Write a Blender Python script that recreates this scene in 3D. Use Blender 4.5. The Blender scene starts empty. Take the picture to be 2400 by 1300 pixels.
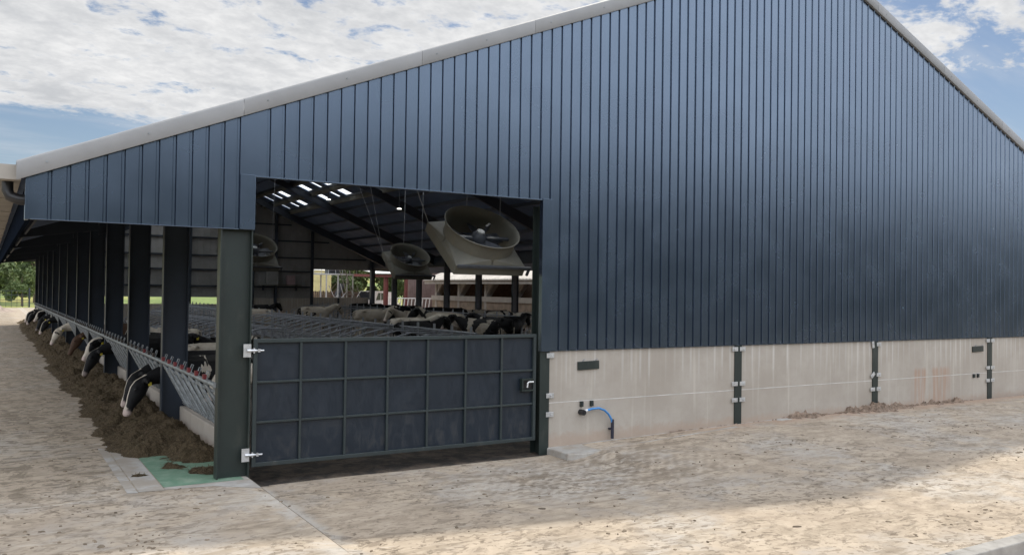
import bpy, bmesh, math, random
from mathutils import Vector, Matrix, noise as mnoise
random.seed(7)
R_ = math.radians
scene = bpy.context.scene
COL = scene.collection

# ------------------------------------------------------------------ camera
cd = bpy.data.cameras.new('camera'); cam = bpy.data.objects.new('camera', cd); COL.objects.link(cam)
Rm = ((0.8512323, 0.0199672, 0.5244090), (-0.5246058, 0.0059711, 0.8513243), (0.0138672, -0.9997828, 0.0155577))
cam.matrix_world = Matrix(((Rm[0][0], -Rm[0][1], -Rm[0][2], 0), (Rm[1][0], -Rm[1][1], -Rm[1][2], 0),
                           (Rm[2][0], -Rm[2][1], -Rm[2][2], 2.9), (0, 0, 0, 1)))
cd.sensor_width = 36; cd.lens = 29.94; cd.clip_start = 0.1; cd.clip_end = 3000
scene.camera = cam

# ------------------------------------------------------------------ light
SUN = Vector((0.52, 0.48, 1.0)).normalized()
sl = bpy.data.lights.new('sun', 'SUN'); sl.energy = 2.5; sl.angle = R_(2.2); sl.color = (1.0, 0.93, 0.80)
so = bpy.data.objects.new('sun', sl); COL.objects.link(so); so.location = (20, 20, 40)
so.rotation_euler = (-SUN).to_track_quat('-Z', 'Y').to_euler()
scene.view_settings.view_transform = 'Standard'; scene.view_settings.look = 'None'
scene.view_settings.exposure = 0.5; scene.view_settings.gamma = 1.0

# ------------------------------------------------------------------ node helpers
class NT:
    def __init__(s, tree): s.t = tree; s.n = tree.nodes; s.l = tree.links
    def add(s, typ, **kw):
        nd = s.n.new(typ)
        for k, v in kw.items():
            if k in nd.inputs.keys() and not hasattr(nd, k): nd.inputs[k].default_value = v
            else: setattr(nd, k, v)
        return nd
    def link(s, a, b): s.l.new(a, b)
    def val(s, sock, v):
        if hasattr(v, 'is_linked'): s.l.new(v, sock)
        else: sock.default_value = v
    def math(s, op, a, b=0.0, clamp=False):
        m = s.n.new('ShaderNodeMath'); m.operation = op; m.use_clamp = clamp
        s.val(m.inputs[0], a); s.val(m.inputs[1], b); return m.outputs[0]
    def mix(s, fac, a, b, typ='MIX'):
        m = s.n.new('ShaderNodeMix'); m.data_type = 'RGBA'; m.blend_type = typ
        s.val(m.inputs[0], fac)
        for k, v in ((6, a), (7, b)):
            s.val(m.inputs[k], v if hasattr(v, 'is_linked') else (tuple(v) + (1.0,))[:4])
        return m.outputs[2]
    def noise(s, vec, scale, detail=4, rough=0.55, dist=0.0, out=0):
        m = s.n.new('ShaderNodeTexNoise'); m.inputs['Scale'].default_value = scale
        m.inputs['Detail'].default_value = detail; m.inputs['Roughness'].default_value = rough
        m.inputs['Distortion'].default_value = dist
        if vec is not None: s.l.new(vec, m.inputs['Vector'])
        return m.outputs[out]
    def ramp(s, v, lo, hi, a=0.0, b=1.0):
        m = s.n.new('ShaderNodeMapRange'); m.interpolation_type = 'SMOOTHSTEP'
        s.val(m.inputs[0], v); s.val(m.inputs[1], lo); s.val(m.inputs[2], hi); s.val(m.inputs[3], a); s.val(m.inputs[4], b)
        return m.outputs[0]
    def mapping(s, vec, sc=(1, 1, 1), rot=(0, 0, 0), loc=(0, 0, 0)):
        m = s.n.new('ShaderNodeMapping'); s.l.new(vec, m.inputs[0])
        m.inputs[1].default_value = loc; m.inputs[2].default_value = rot; m.inputs[3].default_value = sc
        return m.outputs[0]

# ------------------------------------------------------------------ world
w = bpy.data.worlds.new('World'); scene.world = w; w.use_nodes = True
t = NT(w.node_tree); t.n.clear()
out = t.add('ShaderNodeOutputWorld'); bg = t.add('ShaderNodeBackground'); bg.inputs[1].default_value = 0.1
sky = t.add('ShaderNodeTexSky'); sky.sky_type = 'NISHITA'; sky.sun_disc = False
sky.sun_elevation = math.asin(SUN.z); sky.sun_rotation = math.atan2(SUN.x, SUN.y)
sky.air_density = 1.0; sky.dust_density = 0.6; sky.ozone_density = 2.0
tc = t.add('ShaderNodeTexCoord'); sep = t.add('ShaderNodeSeparateXYZ'); t.link(tc.outputs['Generated'], sep.inputs[0])
dx, dy, dz = sep.outputs
den = t.math('ADD', t.math('MAXIMUM', dz, 0.0), 0.22)
cmb = t.add('ShaderNodeCombineXYZ'); t.link(t.math('DIVIDE', dx, den), cmb.inputs[0]); t.link(t.math('DIVIDE', dy, den), cmb.inputs[1])
P = cmb.outputs[0]
Pw = t.mapping(P, rot=(0, 0, R_(-28)), sc=(1.0, 1.25, 1.0), loc=(0.7, 0.35, 0))
n_big = t.noise(Pw, 2.2, 3, 0.5)
n_mid = t.noise(Pw, 7.5, 9, 0.62, 0.25)
n_sm = t.noise(Pw, 20.0, 7, 0.62, 0.2)
sigz = t.math('ADD', t.math('MULTIPLY', n_mid, 0.62), t.math('ADD', t.math('MULTIPLY', n_big, 0.22), t.math('MULTIPLY', n_sm, 0.22)))
# azimuth: 0 along the passage, + to the right
az = t.math('ARCTAN2', dx, dy)
azr = t.ramp(az, 0.62, 1.02)                       # fewer clouds to the right
front = t.math('MULTIPLY', t.ramp(az, -0.9, -0.4), t.ramp(az, 2.2, 1.4))
thr = t.math('ADD', 0.402, t.math('MULTIPLY', azr, 0.080))
low = t.ramp(t.math('SUBTRACT', dz, t.math('ADD', t.math('MULTIPLY', n_mid, 0.03), t.math('MULTIPLY', azr, 0.045))), 0.173, 0.148)   # clear band above the horizon
low = t.math('MULTIPLY', low, front)
thr = t.math('ADD', thr, t.math('MULTIPLY', low, 0.22))
cover = t.ramp(t.math('SUBTRACT', sigz, thr), -0.01, 0.10)
thick = t.ramp(t.math('SUBTRACT', sigz, thr), 0.06, 0.24)
wisp = t.math('MULTIPLY', t.ramp(t.noise(t.mapping(P, sc=(0.5, 2.2, 1), rot=(0, 0, R_(-30))), 2.4, 5, 0.55), 0.42, 0.75), 0.5)
cover = t.math('MAXIMUM', cover, t.math('MULTIPLY', wisp, 0.7))
greys = t.ramp(t.noise(Pw, 3.3, 6, 0.6), 0.35, 0.75)
puff = t.ramp(n_sm, 0.30, 0.70)
ccol = t.mix(t.math('MULTIPLY', greys, t.math('ADD', 0.45, t.math('MULTIPLY', thick, 0.5))), (6.4, 6.4, 6.4), (3.7, 3.85, 4.05))
ccol = t.mix(t.math('MULTIPLY', puff, 0.5), ccol, (4.1, 4.2, 4.4))
# clouds behind the camera, brightened as unseen fill for the shaded gable and yard
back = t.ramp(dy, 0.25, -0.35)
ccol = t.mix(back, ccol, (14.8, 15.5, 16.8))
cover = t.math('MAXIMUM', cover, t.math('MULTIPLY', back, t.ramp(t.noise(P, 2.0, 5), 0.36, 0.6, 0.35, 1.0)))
skyc = t.mix(1.0, sky.outputs[0], (0.56, 0.56, 0.57), 'MULTIPLY')
hz = t.ramp(dz, 0.22, 0.0)
skyc = t.mix(t.math('MULTIPLY', hz, 0.35), skyc, (4.0, 4.5, 5.1))
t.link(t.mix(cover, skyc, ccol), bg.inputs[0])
t.link(bg.outputs[0], out.inputs[0])

# ------------------------------------------------------------------ materials
M = {}
def mat(name, base=(0.5, 0.5, 0.5), rough=0.6, metal=0.0, spec=0.5, fn=None):
    m = bpy.data.materials.new(name); m.use_nodes = True; nt = NT(m.node_tree)
    b = m.node_tree.nodes['Principled BSDF']
    b.inputs['Base Color'].default_value = tuple(base) + (1,); b.inputs['Roughness'].default_value = rough
    b.inputs['Metallic'].default_value = metal; b.inputs['Specular IOR Level'].default_value = spec
    if fn: fn(nt, b)
    M[name] = m; return m
def bump(nt, b, h, strength=0.3, dist=0.02):
    bp = nt.add('ShaderNodeBump'); bp.inputs['Strength'].default_value = strength; bp.inputs['Distance'].default_value = dist
    nt.link(h, bp.inputs['Height']); nt.link(bp.outputs[0], b.inputs['Normal'])
def wpos(nt): return nt.add('ShaderNodeNewGeometry').outputs['Position']
def opos(nt): return nt.add('ShaderNodeTexCoord').outputs['Object']
def simple(var=0.15, scale=3.0, dirt=None, bmp=0.0, bscale=30):
    def fn(nt, b):
        p = opos(nt); n = nt.noise(p, scale, 5, 0.6)
        c = tuple(b.inputs['Base Color'].default_value)[:3]
        col = nt.mix(nt.ramp(n, 0.3, 0.7), tuple(x * (1 - var) for x in c), tuple(min(1, x * (1 + var)) for x in c))
        if dirt:
            d = nt.ramp(nt.noise(nt.mapping(p, sc=(1, 1, 0.35)), scale * 2.3, 6, 0.65), 0.52, 0.75)
            col = nt.mix(nt.math('MULTIPLY', d, dirt[1]), col, dirt[0])
        nt.link(col, b.inputs['Base Color'])
        if bmp: bump(nt, b, nt.noise(p, bscale, 4), bmp, 0.01)
    return fn

def f_clad(nt, b):
    p = wpos(nt)
    n = nt.noise(nt.mapping(p, sc=(1, 1, 0.12)), 2.2, 4, 0.6)
    sp = nt.add('ShaderNodeSeparateXYZ'); nt.link(p, sp.inputs[0])
    sheet = nt.math('FLOOR', nt.math('DIVIDE', nt.math('SUBTRACT', sp.outputs[0], 0.58), 0.914))
    wn = nt.add('ShaderNodeTexWhiteNoise'); wn.noise_dimensions = '1D'; nt.link(sheet, wn.inputs['W'])
    k = nt.math('ADD', nt.math('MULTIPLY', n, 0.25), nt.math('MULTIPLY', wn.outputs[0], 0.10))
    col = nt.mix(nt.ramp(k, 0.05, 0.3), (0.007, 0.010, 0.019), (0.010, 0.014, 0.025))
    fl = nt.ramp(nt.noise(nt.mapping(p, sc=(1, 1, 0.22)), 9.0, 3, 0.6), 0.79, 0.82)
    col = nt.mix(nt.math('MULTIPLY', fl, 0.28), col, (0.30, 0.30, 0.30))
    nt.link(col, b.inputs['Base Color'])
    nt.link(nt.ramp(nt.noise(p, 1.3, 4), 0.3, 0.7, 0.23, 0.28), b.inputs['Roughness'])
    b.inputs['IOR'].default_value = 2.4; b.inputs['Specular Tint'].default_value = (0.60, 0.77, 1.0, 1)
    bump(nt, b, nt.noise(nt.mapping(p, sc=(1, 1, 0.3)), 2.6, 2), 0.08, 0.02)
mat('cladding', rough=0.42, spec=0.55, fn=f_clad)
mat('flashing_blue', (0.024, 0.033, 0.052), 0.32, spec=0.9, fn=simple(0.10))
mat('verge_white', (0.28, 0.281, 0.285), 0.55, fn=simple(0.06, 1.5, ((0.28, 0.27, 0.259), 0.35)))
mat('fibre_cement', (0.36, 0.335, 0.30), 0.85, fn=simple(0.12, 1.2, ((0.22, 0.20, 0.17), 0.5)))
mat('under_roof', (0.12, 0.165, 0.26), 0.85, fn=simple(0.15, 0.8))
mat('green_steel', (0.014, 0.022, 0.020), 0.45, fn=simple(0.12, 1.5, ((0.10, 0.10, 0.085), 0.25)))
mat('dark_steel', (0.018, 0.026, 0.040), 0.5, fn=simple(0.12, 1.5))
mat('gate_frame', (0.024, 0.034, 0.036), 0.42, fn=simple(0.12, 2.0, ((0.12, 0.11, 0.095), 0.2)))
def f_gate(nt, b):
    p = wpos(nt); sp = nt.add('ShaderNodeSeparateXYZ'); nt.link(p, sp.inputs[0])
    n = nt.noise(p, 2.0, 5, 0.6); n2 = nt.noise(nt.mapping(p, sc=(1, 1, 0.5)), 7, 6, 0.7, 0.5)
    col = nt.mix(nt.ramp(n, 0.3, 0.7), (0.0055, 0.0115, 0.0205), (0.0075, 0.0145, 0.025))
    d = nt.math('MULTIPLY', nt.ramp(n2, 0.48, 0.66), nt.ramp(sp.outputs[2], 1.3, 0.2))
    col = nt.mix(nt.math('MULTIPLY', d, 0.20), col, (0.085, 0.075, 0.06))
    d2 = nt.ramp(nt.noise(nt.mapping(p, sc=(1, 1, 0.3)), 4.5, 6, 0.65), 0.56, 0.74)
    col = nt.mix(nt.math('MULTIPLY', d2, 0.09), col, (0.10, 0.10, 0.095))
    nt.link(col, b.inputs['Base Color']); nt.link(nt.ramp(n2, 0.4, 0.65, 0.40, 0.62), b.inputs['Roughness'])
    bump(nt, b, nt.noise(p, 1.6, 2), 0.12, 0.03)
mat('gate_panel', fn=f_gate)
mat('zinc', (0.58, 0.59, 0.60), 0.42, 0.75, fn=simple(0.15, 12))
mat('galv', (0.27, 0.29, 0.30), 0.48, 0.6, fn=simple(0.25, 9, ((0.16, 0.13, 0.10), 0.45)))
mat('tube_dark', (0.27, 0.285, 0.31), 0.45, 0.5, fn=simple(0.2, 5, ((0.10, 0.085, 0.07), 0.5)))
mat('red_plastic', (0.15, 0.018, 0.022), 0.5, fn=simple(0.2, 20))
mat('latch_dark', (0.06, 0.05, 0.045), 0.6, fn=simple(0.3, 20))
mat('eaves_dark', (0.010, 0.014, 0.023), 1.0, spec=0.0, fn=simple(0.1, 2))
mat('black_gloss', (0.01, 0.009, 0.009), 0.12, fn=simple(0.1, 10))
mat('black_plastic', (0.015, 0.015, 0.017), 0.4, fn=simple(0.2, 10))
mat('blue_pipe', (0.045, 0.21, 0.50), 0.35, fn=simple(0.1, 10))
mat('navy_sleeve', (0.016, 0.018, 0.035), 0.5, fn=simple(0.15, 10))
mat('cream_panel', (0.102, 0.099, 0.081), 0.6, fn=simple(0.10, 2.5, ((0.132, 0.108, 0.066), 0.5)))
mat('fan_dark', (0.05, 0.055, 0.065), 0.5, fn=simple(0.2, 6))
mat('white_paint', (0.75, 0.76, 0.76), 0.4, fn=simple(0.06, 2))
mat('glass_dark', (0.02, 0.024, 0.03), 0.1, fn=simple(0.1, 2))
mat('rubber', (0.02, 0.02, 0.02), 0.8, fn=simple(0.2, 4))
mat('rust_red', (0.13, 0.034, 0.03), 0.6, fn=simple(0.2, 2))
mat('brown_clad', (0.15, 0.105, 0.095), 0.6, fn=simple(0.15, 2))
mat('wood', (0.26, 0.19, 0.13), 0.8, fn=simple(0.3, 6))
mat('wood_dark', (0.13, 0.09, 0.07), 0.85, fn=simple(0.3, 5))
mat('light_metal', (0.36, 0.37, 0.37), 0.5, 0.3, fn=simple(0.15, 5))
mat('field_yellow', (0.52, 0.48, 0.24), 0.5, fn=simple(0.1, 2))
mat('pink_box', (0.28, 0.20, 0.21), 0.7, fn=simple(0.1, 5))
mat('blockwork', (0.27, 0.215, 0.165), 0.9, fn=simple(0.2, 2, ((0.15, 0.12, 0.09), 0.5)))
mat('tag_yellow', (0.62, 0.52, 0.06), 0.5, fn=simple(0.05, 20))
mat('inner_clad', (0.235, 0.235, 0.23), 0.75, fn=simple(0.12, 0.9, ((0.2, 0.18, 0.15), 0.4)))
mat('hoof', (0.03, 0.026, 0.022), 0.7, fn=simple(0.2, 10))

def f_panelc(nt, b):
    p = wpos(nt)
    n1 = nt.noise(p, 0.9, 5, 0.6); n2 = nt.noise(p, 7, 6, 0.65)
    col = nt.mix(nt.ramp(n1, 0.3, 0.7), (0.341, 0.303, 0.259), (0.407, 0.37, 0.324))
    col = nt.mix(nt.math('MULTIPLY', nt.ramp(n2, 0.45, 0.75), 0.35), col, (0.322, 0.284, 0.239))
    st = nt.noise(nt.mapping(p, sc=(9, 1, 0.35)), 1.0, 3, 0.5)
    col = nt.mix(nt.math('MULTIPLY', nt.ramp(st, 0.55, 0.75), 0.32), col, (0.569, 0.528, 0.466))
    hor = nt.noise(nt.mapping(p, sc=(0.8, 1, 16)), 1.0, 3, 0.5)
    col = nt.mix(nt.math('MULTIPLY', nt.ramp(hor, 0.5, 0.8), 0.18), col, (0.33, 0.305, 0.275))
    sp = nt.add('ShaderNodeSeparateXYZ'); nt.link(p, sp.inputs[0])
    # run-off streaks under each rib of the sheeting above
    ph = nt.math('FRACT', nt.math('DIVIDE', nt.math('SUBTRACT', sp.outputs[0], 0.586), 0.2285))
    rib = nt.math('MULTIPLY', nt.ramp(nt.math('ABSOLUTE', nt.math('SUBTRACT', ph, 0.5)), 0.17, 0.05), nt.ramp(nt.math('ADD', sp.outputs[2], nt.math('MULTIPLY', n2, 0.9)), 1.35, 2.15))
    col = nt.mix(nt.math('MULTIPLY', rib, nt.math('MULTIPLY', nt.ramp(st, 0.3, 0.7), 0.5)), col, (0.586, 0.572, 0.551))
    # rust run on the third panel, soil splash along the foot
    rx = nt.math('MULTIPLY', nt.ramp(sp.outputs[0], 20.15, 20.4), nt.ramp(sp.outputs[0], 22.1, 21.6))
    rz = nt.math('MULTIPLY', nt.ramp(sp.outputs[2], 1.1, 0.95), nt.ramp(nt.noise(nt.mapping(p, sc=(7, 1, 0.5)), 1.0, 4, 0.6), 0.38, 0.62))
    col = nt.mix(nt.math('MULTIPLY', nt.math('MULTIPLY', rx, rz), 0.75), col, (0.36, 0.23, 0.165))
    foot = nt.ramp(nt.math('SUBTRACT', sp.outputs[2], nt.math('MULTIPLY', n2, 0.28)), 0.16, -0.05)
    col = nt.mix(nt.math('MULTIPLY', foot, 0.6), col, (0.37, 0.275, 0.21))
    pit = nt.ramp(nt.noise(p, 22, 2), 0.72, 0.78)
    col = nt.mix(nt.math('MULTIPLY', pit, 0.5), col, (0.26, 0.24, 0.22))
    nt.link(col, b.inputs['Base Color']); b.inputs['Roughness'].default_value = 0.9
    bump(nt, b, nt.noise(p, 40, 5, 0.7), 0.25, 0.01)
mat('panel_concrete', fn=f_panelc)

def f_yard(nt, b):
    p = wpos(nt)
    sp = nt.add('ShaderNodeSeparateXYZ'); nt.link(p, sp.inputs[0])
    X, Y = sp.outputs[0], sp.outputs[1]
    M_ = nt.math
    n1 = nt.noise(p, 0.32, 6, 0.62, 0.4); n2 = nt.noise(p, 1.5, 7, 0.66, 0.8); n3 = nt.noise(p, 7.0, 7, 0.68, 0.5)
    reg = nt.ramp(nt.noise(nt.mapping(p, loc=(5, 1, 0)), 0.55, 5, 0.6, 0.5), 0.36, 0.62)
    grey = nt.mix(nt.ramp(n2, 0.3, 0.7), (0.385, 0.345, 0.30), (0.50, 0.46, 0.405))
    tan = nt.mix(nt.ramp(n2, 0.3, 0.7), (0.345, 0.275, 0.205), (0.465, 0.385, 0.295))
    col = nt.mix(nt.ramp(M_('ADD', M_('MULTIPLY', n1, 0.6), M_('MULTIPLY', n2, 0.4)), 0.36, 0.54), grey, tan)
    col = nt.mix(M_('MULTIPLY', nt.ramp(n3, 0.42, 0.68), 0.24), col, (0.27, 0.22, 0.165))
    # thin mud film dragged about, mostly along the wall direction
    smear = nt.noise(nt.mapping(p, rot=(0, 0, 0.18), sc=(0.55, 1.5, 1)), 2.4, 7, 0.68, 1.0)
    col = nt.mix(M_('MULTIPLY', nt.ramp(smear, 0.46, 0.62), 0.6), col, (0.255, 0.205, 0.148))
    scr = nt.noise(nt.mapping(p, sc=(0.45, 4.0, 1), rot=(0, 0, 0.10)), 2.2, 5, 0.62, 0.6)
    col = nt.mix(M_('MULTIPLY', nt.ramp(scr, 0.60, 0.72), M_('ADD', 0.20, M_('MULTIPLY', nt.ramp(X, 6.0, 2.5), 0.4))), col, (0.60, 0.565, 0.51))
    # dabs and flecks of dried dung
    dab = nt.noise(nt.mapping(p, sc=(0.85, 1.15, 1)), 3.7, 6, 0.70, 0.7)
    dabm = M_('MULTIPLY', nt.ramp(dab, 0.545, 0.60), M_('ADD', 0.30, M_('MULTIPLY', reg, 0.70)))
    col = nt.mix(M_('MULTIPLY', dabm, 0.58), col, (0.155, 0.12, 0.085))
    fl = nt.noise(nt.mapping(p, loc=(9, 2, 0), sc=(0.9, 1.2, 1)), 9.5, 4, 0.62, 0.5)
    flm = M_('MULTIPLY', nt.ramp(fl, 0.572, 0.605), M_('ADD', 0.35, M_('MULTIPLY', reg, 0.65)))
    col = nt.mix(M_('MULTIPLY', flm, 0.75), col, (0.15, 0.115, 0.08))
    # mud trodden and driven out of the gate
    mud = M_('MULTIPLY', M_('MULTIPLY', nt.ramp(X, 5.6, 7.6), nt.ramp(X, 13.0, 9.4)), M_('MULTIPLY', nt.ramp(Y, 9.2, 10.8), nt.ramp(Y, 12.9, 12.2)))
    wv = nt.add('ShaderNodeTexWave'); wv.wave_type = 'BANDS'; wv.bands_direction = 'X'; wv.inputs['Scale'].default_value = 1.9
    wv.inputs['Distortion'].default_value = 5.0; wv.inputs['Detail'].default_value = 3; wv.inputs['Detail Scale'].default_value = 0.9
    nt.link(nt.mapping(p, rot=(0, 0, 0.75)), wv.inputs['Vector'])
    mud = M_('MULTIPLY', mud, nt.ramp(M_('ADD', M_('MULTIPLY', smear, 0.6), M_('MULTIPLY', wv.outputs[1], 0.07)), 0.27, 0.42))
    col = nt.mix(M_('MULTIPLY', mud, 0.62), col, (0.19, 0.148, 0.105))
    # reddish soil along the foot of the panel wall
    soil = M_('MULTIPLY', nt.ramp(M_('ADD', Y, M_('MULTIPLY', n2, 1.2)), 13.15, 13.75), nt.ramp(X, 11.0, 14))
    col = nt.mix(M_('MULTIPLY', soil, 0.8), col, (0.34, 0.235, 0.17))
    def joint(a, off, wd=0.016):
        return nt.ramp(M_('ABSOLUTE', M_('SUBTRACT', a, off)), wd, wd * 0.4)
    edge = M_('MULTIPLY', nt.ramp(M_('ABSOLUTE', M_('SUBTRACT', X, M_('ADD', 3.40, M_('MULTIPLY', n3, 0.1)))), 0.34, 0.12), nt.ramp(Y, 8.6, 9.2))
    edge = M_('MULTIPLY', edge, nt.ramp(n2, 0.62, 0.40))
    col = nt.mix(M_('MULTIPLY', edge, 0.6), col, (0.53, 0.50, 0.455))
    j = M_('MULTIPLY', joint(X, 3.45), nt.ramp(Y, 8.8, 9.2))
    j2 = M_('MULTIPLY', M_('MULTIPLY', joint(Y, 12.35), nt.ramp(X, 3.4, 3.5)), nt.ramp(X, 7.5, 5.5))
    j3 = M_('MULTIPLY', M_('MULTIPLY', joint(M_('ADD', Y, M_('MULTIPLY', X, -0.02)), 12.12, 0.02), nt.ramp(X, 9.2, 9.4)), 0.55)
    j = M_('MAXIMUM', M_('MAXIMUM', j, j2), j3)
    col = nt.mix(M_('MULTIPLY', j, nt.ramp(n3, 0.25, 0.5, 0.45, 0.9)), col, (0.13, 0.105, 0.08))
    # trodden muck down the feed passage
    ps = M_('MULTIPLY', nt.ramp(X, 2.3, 1.6), nt.ramp(Y, 12.0, 14.0))
    pd = nt.noise(nt.mapping(p, sc=(0.8, 1.0, 1)), 4.2, 6, 0.7, 0.6)
    col = nt.mix(M_('MULTIPLY', ps, 0.16), col, (0.20, 0.165, 0.12))
    col = nt.mix(M_('MULTIPLY', M_('MULTIPLY', ps, nt.ramp(pd, 0.505, 0.555)), 0.72), col, (0.15, 0.12, 0.083))
    nt.link(col, b.inputs['Base Color']); b.inputs['Roughness'].default_value = 0.92
    hh = M_('ADD', M_('MULTIPLY', n3, 0.25), M_('ADD', M_('MULTIPLY', dabm, 0.35), M_('MULTIPLY', flm, 0.2)))
    bump(nt, b, hh, 0.6, 0.035)
mat('yard_concrete', fn=f_yard)
mat('mortar', (0.56, 0.54, 0.51), 0.9, fn=simple(0.2, 2.5))
def f_pale(nt, b):
    p = wpos(nt); n = nt.noise(p, 5, 6, 0.65); n2 = nt.noise(p, 1.2, 5, 0.6)
    col = nt.mix(nt.ramp(n, 0.3, 0.7), (0.328, 0.314, 0.292), (0.428, 0.414, 0.389))
    col = nt.mix(nt.math('MULTIPLY', nt.ramp(n2, 0.40, 0.60), 0.85), col, (0.285, 0.246, 0.2))
    nt.link(col, b.inputs['Base Color']); b.inputs['Roughness'].default_value = 0.9
    bump(nt, b, n, 0.3, 0.02)
mat('pale_concrete', fn=f_pale)
mat('kerb_concrete', (0.311, 0.296, 0.274), 0.9, fn=simple(0.2, 3, ((0.133, 0.115, 0.0888), 0.6), 0.3, 25))
def f_floor(nt, b):
    p = wpos(nt); sp = nt.add('ShaderNodeSeparateXYZ'); nt.link(p, sp.inputs[0])
    n = nt.noise(p, 3.5, 6, 0.68, 0.5); n2 = nt.noise(p, 14, 4, 0.6)
    deep = nt.mix(nt.ramp(n, 0.3, 0.7), (0.085, 0.075, 0.066), (0.16, 0.145, 0.13))
    slur = nt.mix(nt.ramp(n, 0.40, 0.64), (0.016, 0.012, 0.009), (0.085, 0.062, 0.043))
    nt.link(nt.mix(nt.ramp(sp.outputs[1], 16.0, 22.0), slur, deep), b.inputs['Base Color']); b.inputs['Roughness'].default_value = 0.8
    bump(nt, b, nt.math('ADD', n, nt.math('MULTIPLY', n2, .4)), 0.8, 0.05)
mat('dirt_floor', fn=f_floor)
def f_green(nt, b):
    p = wpos(nt); n = nt.noise(p, 4, 6, 0.65)
    col = nt.mix(nt.ramp(n, 0.35, 0.75), (0.109, 0.21, 0.142), (0.217, 0.297, 0.225))
    col = nt.mix(nt.math('MULTIPLY', nt.ramp(nt.noise(p, 11, 5, 0.6), 0.58, 0.7), 0.4), col, (0.181, 0.193, 0.124))
    nt.link(col, b.inputs['Base Color']); b.inputs['Roughness'].default_value = 0.6
mat('green_coating', fn=f_green)
def f_silage(nt, b):
    p = wpos(nt)
    n = nt.noise(nt.mapping(p, sc=(1, 1, 1)), 34, 6, 0.72, 1.2); n2 = nt.noise(p, 2.2, 4)
    col = nt.mix(nt.ramp(n, 0.36, 0.62), (0.0338, 0.0244, 0.0146), (0.164, 0.121, 0.0735))
    col = nt.mix(nt.math('MULTIPLY', nt.ramp(n2, 0.4, 0.65), 0.45), col, (0.0945, 0.0716, 0.0401))
    gi = nt.add('ShaderNodeNewGeometry').outputs['Random Per Island']
    col = nt.mix(nt.ramp(gi, 0.62, 0.95), col, (0.281, 0.237, 0.149))
    nt.link(col, b.inputs['Base Color']); b.inputs['Roughness'].default_value = 0.95; b.inputs['Specular IOR Level'].default_value = 0.2
    bump(nt, b, n, 0.9, 0.06)
mat('silage', fn=f_silage)
mat("soil", (0.185, 0.135, 0.10), 0.95, fn=simple(0.4, 9, ((0.32, 0.24, 0.18), 0.7), 0.8, 30))
mat('rubble', (0.30, 0.24, 0.20), 0.95, fn=simple(0.35, 3, ((0.16, 0.12, 0.09), 0.6), 0.8, 6))
def f_field(nt, b):
    p = wpos(nt); n = nt.noise(p, 0.05, 5, 0.6); n2 = nt.noise(p, 1.2, 5, 0.65)
    col = nt.mix(nt.ramp(n2, 0.3, 0.7), (0.10, 0.155, 0.035), (0.19, 0.24, 0.07))
    col = nt.mix(nt.ramp(n, 0.45, 0.62), col, (0.30, 0.29, 0.085))
    nt.link(col, b.inputs['Base Color']); b.inputs['Roughness'].default_value = 0.95
mat('field_grass', fn=f_field)
mat('unseen_hill_dark', (0.020, 0.028, 0.016), 0.95, spec=0.2, fn=simple(0.4, 0.08))  # near-black green for the unseen hill mirrored in the cladding
def f_leaf(c1, c2):
    def fn(nt, b):
        g = nt.add('ShaderNodeNewGeometry'); oi = nt.add('ShaderNodeObjectInfo')
        p = opos(nt)
        col = nt.mix(nt.ramp(nt.noise(p, 1.1, 4), 0.3, 0.7), c1, c2)
        col = nt.mix(nt.math('MULTIPLY', g.outputs['Random Per Island'], 0.5), col, c2)
        nt.link(col, b.inputs['Base Color']); b.inputs['Roughness'].default_value = 0.7
        b.inputs['Transmission Weight'].default_value = 0.0
    return fn
mat('leaf_dark', fn=f_leaf((0.030, 0.058, 0.018), (0.085, 0.125, 0.035)))
mat('leaf_pale', fn=f_leaf((0.05, 0.09, 0.028), (0.13, 0.17, 0.06)))
mat('bark', (0.11, 0.085, 0.06), 0.9, fn=simple(0.3, 5))
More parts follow.
